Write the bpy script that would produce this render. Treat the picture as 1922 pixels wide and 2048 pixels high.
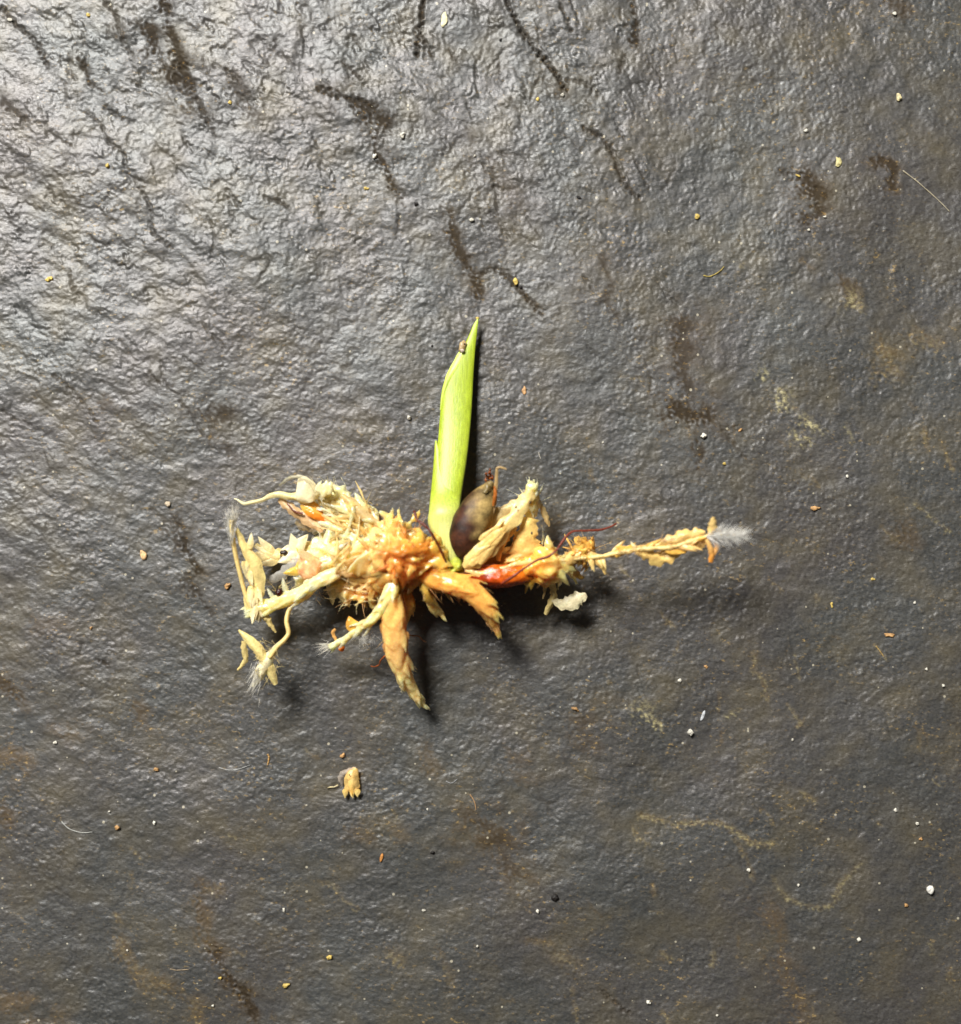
import bpy, math
import numpy as np
from mathutils import Vector

for o in list(bpy.data.objects): bpy.data.objects.remove(o)
scene = bpy.context.scene
C = scene.collection
S = 0.00006            # metres on the slate per photo pixel (1922 px = 115 mm)
H = 0.16               # camera height above the slate

# ------------------------------------------------------------------ camera
cam_d = bpy.data.cameras.new('camera'); cam = bpy.data.objects.new('camera', cam_d); C.objects.link(cam)
cam.location = (0, 0, H); cam.rotation_euler = (0, 0, 0)
cam_d.sensor_fit = 'VERTICAL'; cam_d.sensor_height = 24; cam_d.lens = 24*H/(2048*S)
cam_d.clip_start = 0.005; cam_d.clip_end = 20
cam_d.dof.use_dof = True; cam_d.dof.focus_distance = H-0.002; cam_d.dof.aperture_fstop = 6.0
scene.camera = cam

# ------------------------------------------------------------------ light: one soft lamp beyond the top left, dim room
w = bpy.data.worlds.new('World'); scene.world = w; w.use_nodes = True
bg = w.node_tree.nodes['Background']; bg.inputs['Color'].default_value = (1.0, 0.96, 0.9, 1); bg.inputs['Strength'].default_value = 0.05
ld = bpy.data.lights.new('lamp', 'AREA'); ld.shape = 'DISK'; ld.size = 0.20; ld.energy = 9.0; ld.color = (1.0, 0.985, 0.95)
lamp = bpy.data.objects.new('lamp', ld); C.objects.link(lamp)
ldir = Vector((-0.48, 0.76, 1.0)).normalized()
lamp.location = ldir*0.62
lamp.rotation_euler = ldir.to_track_quat('Z', 'Y').to_euler()

scene.render.engine = 'CYCLES'
vs = scene.view_settings
vs.view_transform = 'Standard'; vs.look = 'None'; vs.exposure = 0; vs.gamma = 1; vs.use_curve_mapping = False

# ------------------------------------------------------------------ helpers
rng = np.random.default_rng(7)

def P(px, py, z=0.0):
    """photo pixel + height above the slate in mm -> point in metres"""
    f = (H-z*0.001)/H
    return np.array([(px-961)*S*f, (1024-py)*S*f, z*0.001])

def srgb(r, g, b):
    c = np.array([r, g, b], float)/255
    return np.where(c <= 0.04045, c/12.92, ((c+0.055)/1.055)**2.4)

def unit(a): return a/(np.linalg.norm(a)+1e-12)

class SineNoise:
    def __init__(s, wl, seed, n=9):
        r = np.random.default_rng(seed); d = r.normal(size=(n, 3)); d /= np.linalg.norm(d, axis=1)[:, None]
        s.k = d*(2*math.pi/(wl*r.uniform(0.6, 1.6, n)))[:, None]; s.p = r.uniform(0, 6.28, n); s.n = n
    def __call__(s, p):
        return np.sin(np.asarray(p)@s.k.T+s.p).sum(-1)/math.sqrt(s.n/2)

def spline(ctrl, n):
    """Catmull-Rom through rows of ctrl (any columns)"""
    c = np.asarray(ctrl, float); m = len(c)
    c = np.vstack([2*c[0]-c[1], c, 2*c[-1]-c[-2]])
    t = np.linspace(0, m-1-1e-6, n); i = t.astype(int); f = (t-i)[:, None]
    p0, p1, p2, p3 = c[i], c[i+1], c[i+2], c[i+3]
    return 0.5*(2*p1+(p2-p0)*f+(2*p0-5*p1+4*p2-p3)*f**2+(3*p1-p0-3*p2+p3)*f**3)

def frames(pts, up=(0, 0, 1)):
    t = np.gradient(pts, axis=0); t /= np.linalg.norm(t, axis=1)[:, None]+1e-12
    up = np.array(up, float); s = np.cross(t, up); l = np.linalg.norm(s, axis=1)[:, None]
    s = np.where(l > 1e-4, s/(l+1e-12), np.array([1.0, 0, 0]))
    return t, s, np.cross(s, t)

class MB:
    """collects grids and tubes; build() links them as ONE mesh object"""
    def __init__(s): s.v = []; s.f = []; s.c = []; s.n = 0
    def grid(s, p, col, wrap=False):
        nu, nv = p.shape[:2]
        s.v.append(p.reshape(-1, 3)); s.c.append(np.broadcast_to(np.asarray(col, float), (nu, nv, 3)).reshape(-1, 3))
        a = np.arange(nu*nv).reshape(nu, nv)+s.n
        if wrap: a = np.hstack([a, a[:, :1]])
        s.f.append(np.stack([a[:-1, :-1], a[:-1, 1:], a[1:, 1:], a[1:, :-1]], -1).reshape(-1, 4)); s.n += nu*nv
    def tube(s, pts, rad, col, sides=6, up=(0.1, 0.2, 1)):
        pts = np.asarray(pts, float); rad = np.broadcast_to(np.asarray(rad, float), (len(pts),)).copy()
        t, a, b = frames(pts, up)
        an = np.linspace(0, 2*math.pi, sides, endpoint=False)
        ring = pts[:, None]+rad[:, None, None]*(np.cos(an)[None, :, None]*a[:, None]+np.sin(an)[None, :, None]*b[:, None])
        ring = np.concatenate([np.broadcast_to(pts[0], (1, sides, 3)), ring, np.broadcast_to(pts[-1], (1, sides, 3))])
        col = np.asarray(col, float)
        if col.ndim == 2: col = np.concatenate([col[:1], col, col[-1:]])[:, None]
        s.grid(ring, col, True)
    def shell(s, base, d, nrm, L, W, cup=0.35, curl=0.3, col=(1, 1, 1), tipcol=None, nu=7, nv=5, blunt=0.0, wr=0.06, thick=0.0):
        """one concave pointed moss leaf"""
        d = unit(d); side = unit(np.cross(d, nrm)); n = np.cross(side, d)
        u = np.linspace(0, 1, nu)[:, None]; v = np.linspace(-1, 1, nv)[None]
        prof = (np.sin(math.pi*np.clip(u*0.93+0.07, 0, 1)**0.72)**0.8)*(1-0.35*u)+blunt*0.3*u
        wd = 0.5*W*np.maximum(prof, 0.02)
        x = wd*v*(1-0.12*cup*v*v)
        z = -cup*W*(v*v)*prof*0.5+L*curl*(0.25*np.sin(math.pi*u)-0.35*u*u)
        ph = rng.uniform(0, 6.28, 3)
        z = z+wr*W*(np.sin(5*u+3*v+ph[0])+0.6*np.sin(9*u-4*v+ph[1]))*0.5
        x = x+wr*W*0.4*np.sin(7*u+ph[2])
        p = base+L*u[..., None]*d+x[..., None]*side+z[..., None]*n
        c = np.asarray(col, float)
        if tipcol is not None: c = c*(1-u[..., None])+np.asarray(tipcol)*u[..., None]
        if thick:
            k = thick*np.sqrt(np.clip(1.05-v*v, 0, 1))[..., None]*n; p = np.concatenate([p+k, (p-k)[:, ::-1]], 1)
            p = np.concatenate([np.broadcast_to(p[0].mean(0), (1, 2*nv, 3)), p, np.broadcast_to(p[-1].mean(0), (1, 2*nv, 3))])
            s.grid(p, np.broadcast_to(np.asarray(col, float), p.shape), True); return
        s.grid(p, np.broadcast_to(c, (nu, nv, 3)))
    def ribbon(s, ctrl, col, n=26, nv=6, curve=0.25, crumple=0.10, twist=0.0, up=(0, 0, 1), endcol=None, ragged=0.12, seed=0):
        """ctrl rows: px, py, z_mm, width_px"""
        q = spline(ctrl, n); pts = np.array([P(a, b, c) for a, b, c, _ in q]); W = np.maximum(q[:, 3], 1.0)*S
        t, a, b = frames(pts, up); r = np.random.default_rng(seed+int(q[0, 0])+int(q[0, 1]))
        v = np.linspace(-1, 1, nv)[None, :]; u = np.linspace(0, 1, n)[:, None]
        ang = twist*u+0.25*np.sin(6*u+r.uniform(0, 6))*min(1, crumple*8)
        ed = 1+ragged*(np.sign(v)*np.sin(23*u+r.uniform(0, 6))+np.sin(41*u+5*np.sign(v)+r.uniform(0, 6)))*np.abs(v)**2
        x = 0.5*W[:, None]*v*ed
        z = -curve*W[:, None]*v*v+crumple*W[:, None]*(np.sin(11*u+2.5*v+r.uniform(0, 6))+np.sin(19*u-3.5*v+r.uniform(0, 6))+0.5*np.sin(37*u+6*v))*0.5
        ca, sa = np.cos(ang), np.sin(ang)
        xx, zz = x*ca-z*sa, x*sa+z*ca
        p = pts[:, None]+xx[..., None]*a[:, None]+zz[..., None]*b[:, None]
        c = np.asarray(col, float)[None, None]
        if endcol is not None: c = c*(1-u[..., None])+np.asarray(endcol)*u[..., None]
        c = np.broadcast_to(c, (n, nv, 3))*(1+0.10*np.sin(13*u+4*v+r.uniform(0, 6)))[..., None]
        s.grid(p, c)
    def blob(s, c, rx, ry, rz, col, amp=0.12, wl=0.004, nu=22, nv=34, rotz=0.0, seed=1):
        th = np.linspace(0.02, math.pi-0.02, nu)[:, None]; ph = np.linspace(0, 2*math.pi, nv, endpoint=False)[None]
        d = np.stack([np.sin(th)*np.cos(ph), np.sin(th)*np.sin(ph), np.cos(th)*np.ones_like(ph)], -1)
        p = d*np.array([rx, ry, rz])
        n1, n2 = SineNoise(wl, seed), SineNoise(wl*0.4, seed+9)
        k = 1+amp*n1(p)+amp*0.45*n2(p)
        p = p*k[..., None]
        cr, sr = math.cos(rotz), math.sin(rotz)
        p = np.stack([p[..., 0]*cr-p[..., 1]*sr, p[..., 0]*sr+p[..., 1]*cr, p[..., 2]], -1)+c
        cc = np.asarray(col, float)*(1+0.15*n1(p*1.3))[..., None]
        s.grid(p, cc, True)
    def crumpled(s, c, rx, ry, rz, cols, wl=0.0022, amp=0.28, nu=110, nv=200, stretch=(1, 1, 1), rot=0.0, seed=1, flat=-0.35):
        """wet folded mass: a dome creased by ridged noise; cols(mix 0..1 noise arrays)"""
        th = np.concatenate([np.linspace(0.01, math.pi*0.75, nu-1), [math.pi-.01]])[:, None]; ph = np.linspace(0, 2*math.pi, nv, endpoint=False)[None]
        d = np.stack([np.sin(th)*np.cos(ph), np.sin(th)*np.sin(ph), np.cos(th)*np.ones_like(ph)], -1)
        p = d*np.array([rx, ry, rz]); cr, sr = math.cos(rot), math.sin(rot)
        e = np.stack([p[..., 0]*cr+p[..., 1]*sr, -p[..., 0]*sr+p[..., 1]*cr, p[..., 2]], -1)*np.array(stretch)
        a = SineNoise(wl, seed); b = SineNoise(wl*0.5, seed+5); g = SineNoise(wl*0.24, seed+7); h = SineNoise(wl*1.7, seed+3); wv = SineNoise(wl*1.4, seed+11)
        e = e+0.35*wl*np.stack([wv(e), wv(e+0.01), wv(e+0.02)], -1)
        rdg = (1-np.abs(a(e)))*0.55+(1-np.abs(b(e)))*0.32+(1-np.abs(g(e)))*0.12
        edge = 1+0.10*h(p)
        q = p*edge[..., None]+d*(amp*(rdg-0.45)*min(rx, ry, rz))[..., None]
        q = q+c; f = (H-q[..., 2])/H; s.grid(q, cols(q[..., 0]/f/S+961, 1024-q[..., 1]/f/S, h(p*1.1+0.003)), True)
    def branch(s, ctrl, col, tipcol, leaf=30, n=70, spread=0.22, core=0.72, jit=0.1, seed=0, wl=0.6, n_st=40, thick=0.0):
        """sphagnum branch: tapered core clothed in overlapping pointed leaves. ctrl rows: px, py, z_mm, width_px"""
        q = spline(ctrl, n_st); pts = np.array([P(a, b, c) for a, b, c, _ in q]); R = np.maximum(q[:, 3], 1)*S*0.5
        col = np.asarray(col, float); tipcol = np.asarray(tipcol, float); r = np.random.default_rng(seed+int(q[0, 0]*7+q[0, 1]))
        tt = np.linspace(0, 1, n_st)[:, None]
        s.tube(pts, R*core, (col*(1-tt)+tipcol*tt)*0.92, 10)
        t, a, b = frames(pts)
        for i in range(n):
            u = (i+0.5)/n*0.97; k = u*(n_st-1); j = min(int(k), n_st-2); f = k-j
            p = pts[j]*(1-f)+pts[j+1]*f; rr = R[j]*(1-f)+R[j+1]*f
            an = i*2.39996+r.uniform(-0.3, 0.3)
            out = math.cos(an)*a[j]+math.sin(an)*b[j]
            l = leaf*S*(0.55+0.6*(rr/R.max()))*r.uniform(0.8, 1.2)
            d = t[j]+out*(spread+r.uniform(-jit, jit))
            cc = (col*(1-u)+tipcol*u)*r.uniform(0.82, 1.14)*(1+r.uniform(-0.07, 0.07, 3))
            s.shell(p+out*rr*(core+0.02)-t[j]*l*0.25, d, out, l, l*wl*r.uniform(0.8, 1.2), cup=0.5, curl=0.22, col=cc, tipcol=cc*1.08, nu=6, nv=5, thick=thick)
    def catkin(s, ctrl, col, tipcol, rows=11, around=3, n=110, m=30, amp=.075, seed=0):
        """tapering branch whose surface is rows of overlapping pointed scales"""
        q = spline(ctrl, n); pts = np.array([P(a, b, c) for a, b, c, _ in q]); R = np.maximum(q[:, 3], .8)*S*.5; t, a, b = frames(pts); r = np.random.default_rng(seed)
        u = np.linspace(0, 1, n)[:, None]; th = np.linspace(0, 2*math.pi, m, endpoint=False)[None]
        arc = np.concatenate([[0], np.cumsum(np.linalg.norm(np.diff(pts, axis=0), axis=1)/np.maximum((R[1:]+R[:-1])*.5, 4*S))])[:, None]; arc = arc/arc[-1]
        row = rows*arc; tri = lambda x: np.abs((x/(2*math.pi)*around) % 1-.5)*2
        ph = row-.75*tri(th+.7*np.sin(row*.6))+.12*np.sin(3*th+row*1.7); saw = ph-np.floor(ph); k = np.floor(ph); jit = np.sin(k*12.9898+np.floor(th/(2*math.pi)*around)*78.2)*.5
        rad = R[:, None]*(1-amp*.55+amp*saw**1.6*(1+.5*jit)+.035*np.sin(5*th+9*u+seed)+.025*np.sin(31*u+4*th))
        p = pts[:, None]+rad[..., None]*(np.cos(th)[..., None]*a[:, None]+np.sin(th)[..., None]*b[:, None])
        p = np.concatenate([np.broadcast_to(pts[0], (1, m, 3)), p, np.broadcast_to(pts[-1], (1, m, 3))])
        c = (np.asarray(col)*(1-u[..., None])+np.asarray(tipcol)*u[..., None])*(1+.10*jit+.10*(saw-.5))[..., None]
        s.grid(p, np.concatenate([c[:1], c, c[-1:]]), True)
    def build(s, name, mat, parent=None, loc=None, smooth=True, label=None, clamp=True):
        v = np.concatenate(s.v).astype(float); f = np.concatenate(s.f); c = np.concatenate(s.c)
        if clamp: v[:, 2] = np.maximum(v[:, 2], 0.00012)
        o0 = np.array(parent['_o'][:]) if parent is not None and '_o' in parent else (np.array(loc) if loc is not None else np.zeros(3))
        v = v-o0
        me = bpy.data.meshes.new(name); me.vertices.add(len(v)); me.vertices.foreach_set('co', v.ravel())
        me.loops.add(f.size); me.loops.foreach_set('vertex_index', f.ravel().astype(np.int32))
        me.polygons.add(len(f)); me.polygons.foreach_set('loop_start', np.arange(0, f.size, 4, dtype=np.int32))
        me.polygons.foreach_set('loop_total', np.full(len(f), 4, np.int32)) if False else None
        me.update(calc_edges=True); me.validate()
        at = me.color_attributes.new('tint', 'FLOAT_COLOR', 'POINT')
        if len(me.vertices) == len(c):
            at.data.foreach_set('color', np.hstack([np.clip(c, 0, 1), np.ones((len(c), 1))]).ravel())
        if smooth: me.polygons.foreach_set('use_smooth', np.ones(len(me.polygons), bool))
        me.materials.append(mat)
        o = bpy.data.objects.new(name, me); C.objects.link(o)
        if parent is not None:
            o.parent = parent
        else: o.location = o0
        o['_o'] = [float(x) for x in o0]
        if label: o['label'] = label
        return o

def thing(name, label, cat, loc, group=None):
    o = bpy.data.objects.new(name, None); C.objects.link(o); o.location = loc; o.empty_display_size = 0.004
    o['label'] = label; o['category'] = cat; o['_o'] = [float(x) for x in loc]
    if group: o['group'] = group
    return o

def tag(o, label, cat, group=None):
    o['label'] = label; o['category'] = cat
    if group: o['group'] = group
    return o

# ------------------------------------------------------------------ materials
def newmat(name):
    m = bpy.data.materials.new(name); m.use_nodes = True; nt = m.node_tree; nt.nodes.clear()
    return m, nt, nt.nodes, nt.links

def N(nt, typ, **kw):
    n = nt.nodes.new(typ)
    for k, v in kw.items():
        if k.startswith('i_'):
            key = k[2:]; key = int(key) if key.isdigit() else key.replace('_', ' ')
            n.inputs[key].default_value = v
        else: setattr(n, k, v)
    return n

def noise(nt, co, scale, detail=3, rough=0.55):
    n = N(nt, 'ShaderNodeTexNoise'); n.inputs['Scale'].default_value = scale; n.inputs['Detail'].default_value = detail
    n.inputs['Roughness'].default_value = rough; nt.links.new(co, n.inputs['Vector']); return n.outputs['Fac']

def mapr(nt, val, a, b, c, d):
    n = N(nt, 'ShaderNodeMapRange'); n.inputs[1].default_value = a; n.inputs[2].default_value = b; n.inputs[3].default_value = c; n.inputs[4].default_value = d
    nt.links.new(val, n.inputs[0]); return n.outputs[0]

def mix(nt, fac, a, b, mode='MIX'):
    n = N(nt, 'ShaderNodeMix', data_type='RGBA', blend_type=mode)
    for sock, val in ((n.inputs[0], fac), (n.inputs[6], a), (n.inputs[7], b)):
        if isinstance(val, bpy.types.NodeSocket): nt.links.new(val, sock)
        elif isinstance(val, (int, float)): sock.default_value = val
        else: sock.default_value = (*val[:3], 1)
    return n.outputs[2]

def math_(nt, op, a, b=0.5):
    n = N(nt, 'ShaderNodeMath', operation=op)
    for k, val in ((0, a), (1, b)):
        if isinstance(val, bpy.types.NodeSocket): nt.links.new(val, n.inputs[k])
        else: n.inputs[k].default_value = val
    return n.outputs[0]

def plant_mat(name, rough=0.38, trans=0.3, bump=0.6, cell=5200, var=0.35, spec=0.5, speck=0.0, sss=0.0, clear=0.0, coat=0.0):
    m, nt, nd, lk = newmat(name)
    co = N(nt, 'ShaderNodeTexCoord').outputs['Object']
    at = N(nt, 'ShaderNodeAttribute', attribute_name='tint').outputs['Color']
    n1 = noise(nt, co, 700, 4); n2 = noise(nt, co, cell, 3, 0.6)
    f = mapr(nt, n1, 0.3, 0.7, 1-var, 1+var*0.55)
    f2 = mapr(nt, n2, 0.3, 0.7, 0.82, 1.12)
    fm = math_(nt, 'MULTIPLY', f, f2)
    cc = N(nt, 'ShaderNodeCombineColor'); [lk.new(fm, cc.inputs[k]) for k in range(3)]
    base = mix(nt, 1.0, at, cc.outputs[0], 'MULTIPLY')
    if speck:
        sp = noise(nt, co, 1500, 2); sf = mapr(nt, sp, 0.70, 0.76, 0, speck)
        base = mix(nt, sf, base, (0.06, 0.028, 0.012))
    pr = N(nt, 'ShaderNodeBsdfPrincipled'); lk.new(base, pr.inputs['Base Color'])
    lk.new(mapr(nt, n2, 0.3, 0.7, rough*0.75, min(1, rough*1.3)), pr.inputs['Roughness'])
    pr.inputs['Specular IOR Level'].default_value = spec
    if coat: pr.inputs['Coat Weight'].default_value = coat; pr.inputs['Coat Roughness'].default_value = 0.18
    if sss:
        pr.inputs['Subsurface Weight'].default_value = sss; pr.inputs['Subsurface Radius'].default_value = (1.0, 0.93, 0.80); pr.inputs['Subsurface Scale'].default_value = 0.0015
    vo = N(nt, 'ShaderNodeTexVoronoi'); vo.inputs['Scale'].default_value = cell*0.8; lk.new(co, vo.inputs['Vector'])
    vb = N(nt, 'ShaderNodeTexVoronoi', feature='SMOOTH_F1'); vb.inputs['Scale'].default_value = 1500; lk.new(co, vb.inputs['Vector'])
    hgt = math_(nt, 'ADD', math_(nt, 'ADD', n2, math_(nt, 'MULTIPLY', vo.outputs['Distance'], 0.5)), math_(nt, 'MULTIPLY', vb.outputs['Distance'], -1.6))
    bp = N(nt, 'ShaderNodeBump'); bp.inputs['Strength'].default_value = bump; bp.inputs['Distance'].default_value = 0.00012; lk.new(hgt, bp.inputs['Height'])
    lk.new(bp.outputs[0], pr.inputs['Normal'])
    out = N(nt, 'ShaderNodeOutputMaterial'); sh = pr.outputs[0]
    if trans:
        tr = N(nt, 'ShaderNodeBsdfTranslucent'); lk.new(base, tr.inputs['Color'])
        mx = N(nt, 'ShaderNodeMixShader'); mx.inputs[0].default_value = trans; lk.new(sh, mx.inputs[1]); lk.new(tr.outputs[0], mx.inputs[2]); sh = mx.outputs[0]
    if clear:
        tp = N(nt, 'ShaderNodeBsdfTransparent'); mx = N(nt, 'ShaderNodeMixShader'); mx.inputs[0].default_value = clear
        lk.new(sh, mx.inputs[1]); lk.new(tp.outputs[0], mx.inputs[2]); sh = mx.outputs[0]
    lk.new(sh, out.inputs['Surface'])
    return m

M_moss = plant_mat('moss', 0.32, 0.28, 0.35, cell=4200, speck=0.35, var=0.16, spec=0.5)
M_wet = plant_mat('wet_moss', 0.22, 0.25, 0.4, cell=3000, spec=0.6, var=0.18, speck=0.1)
M_jelly = plant_mat('soaked_moss', 0.24, 0.0, 0.25, cell=4200, spec=0.55, var=0.12, speck=0.2, sss=1.0)
M_straw = plant_mat('dry_moss', 0.34, 0.32, 0.35, cell=4200, speck=0.35, var=0.18)
M_shred = plant_mat('shredded_moss', 0.24, 0.40, 0.2, cell=4200, spec=0.6, var=0.10, clear=0.38)
M_film = plant_mat('clear_film', 0.3, 0.3, 0.4, clear=0.5)
M_hair = plant_mat('pale_hair', 0.5, 0.45, 0.1, var=0.1)
M_red = plant_mat('glossy_red_tissue', 0.27, 0.0, 0.9, cell=2400, sss=0.6, coat=0.2, var=0.5)
M_fibre = plant_mat('root_fibre', 0.4, 0.05, 0.5, var=0.3)
M_grain = plant_mat('grain', 0.6, 0.12, 0.8, cell=3500, var=0.25)

def slate_material():
    m, nt, nd, lk = newmat('slate')
    co = N(nt, 'ShaderNodeTexCoord').outputs['Object']
    at = N(nt, 'ShaderNodeAttribute', attribute_name='stain'); sep = N(nt, 'ShaderNodeSeparateColor'); lk.new(at.outputs['Color'], sep.inputs[0])
    brown, ochre, lich = sep.outputs[0], sep.outputs[1], sep.outputs[2]
    mp = N(nt, 'ShaderNodeMapping'); mp.inputs['Scale'].default_value = (0.62, 1.0, 1.0); mp.inputs['Rotation'].default_value = (0, 0, 0.35); lk.new(co, mp.inputs[0]); gco = mp.outputs[0]
    big = noise(nt, co, 42, 4); mid = noise(nt, co, 170, 4); fine = noise(nt, gco, 3600, 5, 0.70); vfine = noise(nt, gco, 7000, 2, 0.6)
    base = mix(nt, mapr(nt, big, 0.42, 0.60, 0, 1), (0.031, 0.033, 0.034), (0.040, 0.036, 0.036))
    base = mix(nt, mapr(nt, mid, 0.45, 0.7, 0, 0.8), base, (0.074, 0.060, 0.034))
    base = mix(nt, mapr(nt, fine, 0.35, 0.75, 0.0, 0.6), base, (0.105, 0.098, 0.080))
    base = mix(nt, mapr(nt, vfine, 0.30, 0.45, 0.5, 0.0), base, (0.012, 0.011, 0.011))
    # ochre grit that thickens in the stained places
    grit = mapr(nt, noise(nt, gco, 2300, 3, 0.7), 0.60, 0.70, 0, 1)
    gmask = math_(nt, 'ADD', math_(nt, 'MULTIPLY', mapr(nt, noise(nt, co, 95, 3), 0.42, 0.68, 0, 0.85), 1.0), math_(nt, 'MULTIPLY', ochre, 1.0))
    base = mix(nt, math_(nt, 'MULTIPLY', ochre, 0.42), base, (0.15, 0.09, 0.03))
    gm = N(nt, 'ShaderNodeMath', operation='MULTIPLY', use_clamp=True); lk.new(grit, gm.inputs[0]); lk.new(gmask, gm.inputs[1])
    base = mix(nt, gm.outputs[0], base, (0.34, 0.23, 0.085))
    base = mix(nt, math_(nt, 'MULTIPLY', brown, 0.82), base, (0.023, 0.016, 0.009))
    bg2 = N(nt, 'ShaderNodeMath', operation='MULTIPLY', use_clamp=True); lk.new(grit, bg2.inputs[0]); lk.new(math_(nt, 'MULTIPLY', brown, 0.35), bg2.inputs[1])
    base = mix(nt, bg2.outputs[0], base, (0.30, 0.17, 0.05))
    lg = N(nt, 'ShaderNodeMath', operation='MULTIPLY', use_clamp=True); lk.new(lich, lg.inputs[0]); lk.new(mapr(nt, fine, 0.40, 0.58, 0.1, 1.0), lg.inputs[1])
    base = mix(nt, lg.outputs[0], base, (0.50, 0.44, 0.22))
    # scattered pale mineral specks
    vo = N(nt, 'ShaderNodeTexVoronoi'); vo.inputs['Scale'].default_value = 1150; lk.new(co, vo.inputs['Vector'])
    sc = N(nt, 'ShaderNodeSeparateColor'); lk.new(vo.outputs['Color'], sc.inputs[0])
    rad = mapr(nt, sc.outputs[0], 0.88, 1.0, 0.0, 0.20)
    sp = math_(nt, 'LESS_THAN', vo.outputs['Distance'], rad)
    base = mix(nt, math_(nt, 'MULTIPLY', sp, 0.75), base, (0.42, 0.38, 0.28))
    pr = N(nt, 'ShaderNodeBsdfPrincipled'); lk.new(base, pr.inputs['Base Color'])
    tint = mix(nt, mapr(nt, noise(nt, co, 75, 3), 0.38, 0.62, 0, 1), (0.965, 0.985, 0.985), (1.0, 0.955, 0.96)); tint = mix(nt, mapr(nt, mid, 0.5, 0.72, 0, 0.7), tint, (1.0, 0.955, 0.88)); lk.new(tint, pr.inputs['Specular Tint'])
    ro = math_(nt, 'ADD', mapr(nt, vfine, 0.3, 0.7, 0.37, 0.52), math_(nt, 'MULTIPLY', brown, 0.30))
    lk.new(ro, pr.inputs['Roughness']); lk.new(mapr(nt, math_(nt, 'ADD', brown, math_(nt, 'MULTIPLY', ochre, 0.3)), 0.0, 1.0, 0.85, 0.10), pr.inputs['Specular IOR Level'])
    h = math_(nt, 'ADD', fine, math_(nt, 'MULTIPLY', vfine, 0.35))
    bp = N(nt, 'ShaderNodeBump'); bp.inputs['Strength'].default_value = 1.0; bp.inputs['Distance'].default_value = 0.00005; lk.new(h, bp.inputs['Height']); lk.new(bp.outputs[0], pr.inputs['Normal'])
    out = N(nt, 'ShaderNodeOutputMaterial'); lk.new(pr.outputs[0], out.inputs['Surface'])
    return m
M_slate = slate_material()

# ------------------------------------------------------------------ slate: one relief sheet, real cracks and stained hollows
def axis(half, step, far):
    a = np.arange(0, half+step, step); o = []; x = a[-1]; d = step
    while x < far: d = min(d*1.35, 0.012); x += d; o.append(x)
    a = np.concatenate([a, o]); return np.concatenate([-a[:0:-1], a])
gx = axis(0.0605, 0.000155, 0.34); gy = axis(0.0645, 0.000155, 0.34)
X, Y = np.meshgrid(gx, gy, indexing='ij')
T = 1024; TS = 0.000155
def band(lo, hi, seed, aniso=1.0, ang=0.0):
    """periodic band-limited noise tile, wavelengths lo..hi in metres"""
    r = np.random.default_rng(seed); F = np.fft.fft2(r.normal(size=(T, T)))
    fx = np.fft.fftfreq(T, TS)[:, None]; fy = np.fft.fftfreq(T, TS)[None]
    ca, sa = math.cos(ang), math.sin(ang); u = (fx*ca+fy*sa)*aniso; v = -fx*sa+fy*ca
    f = np.sqrt(u*u+v*v)+1e-9; wl = 1/f
    g = np.exp(-(np.log(wl/math.sqrt(lo*hi))/np.log(hi/lo)*2)**2)/f
    z = np.real(np.fft.ifft2(F*g)); return z/z.std()
def sample(tile, x, y):
    fx = x/TS % T; fy = y/TS % T; i = fx.astype(int); j = fy.astype(int); a = fx-i; b = fy-j; i1 = (i+1) % T; j1 = (j+1) % T; i %= T; j %= T
    return tile[i, j]*(1-a)*(1-b)+tile[i1, j]*a*(1-b)+tile[i, j1]*(1-a)*b+tile[i1, j1]*a*b
b_big = band(0.012, 0.05, 1); b_mid = band(0.0016, 0.006, 2, 1.5, -0.5); b_gr = band(0.00036, 0.0008, 3, 1.5, 0.25); b_w = band(0.00034, 0.0014, 5); b_w2 = band(0.00034, 0.0014, 6)
nb, nm, ng = sample(b_big, X, Y), sample(b_mid, X, Y), sample(b_gr, X, Y)
wx, wy = sample(b_w, X, Y), sample(b_w2, X, Y)
def facets(cell, seed, stretch=1.5, ang=0.3, slope=0.2):
    """crystalline grain: every cell is a small tilted facet"""
    ca, sa = math.cos(ang), math.sin(ang); u = (X*ca+Y*sa)/(cell*stretch)+0.10*wx; v = (-X*sa+Y*ca)/cell+0.10*wy
    iu, iv = np.floor(u).astype(int), np.floor(v).astype(int); r = np.random.default_rng(seed); G = 512
    jx, jy, sx_, sy_, hh = r.uniform(0.1, 0.9, (G, G)), r.uniform(0.1, 0.9, (G, G)), r.normal(0, slope, (G, G)), r.normal(0, slope, (G, G)), r.normal(0, 0.10, (G, G))
    best = np.full(X.shape, 1e9); out = np.zeros(X.shape)
    for a in (-1, 0, 1):
        for b in (-1, 0, 1):
            ci, cj = (iu+a) % G, (iv+b) % G; du = u-(iu+a)-jx[ci, cj]; dv = v-(iv+b)-jy[ci, cj]; d = du*du+dv*dv; m_ = d < best
            best = np.where(m_, d, best); out = np.where(m_, (du*sx_[ci, cj]*stretch+dv*sy_[ci, cj]+hh[ci, cj])*cell, out)
    return out
patch = np.clip(0.75+0.35*sample(b_big, X*1.7+0.01, Y*1.7), 0.35, 1.3)
Z = nb*0.00014+nm*0.000018+(ng-0.35*np.abs(ng))*0.000007+facets(0.00031, 41, slope=0.20)*patch*0.40+facets(0.0009, 42, slope=0.12)*0.20
Z += 0.000012*np.tanh(5*np.sin(nm*1.3+nb*2.2))            # cleavage terraces
stain = np.zeros(X.shape+(3,))

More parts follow.
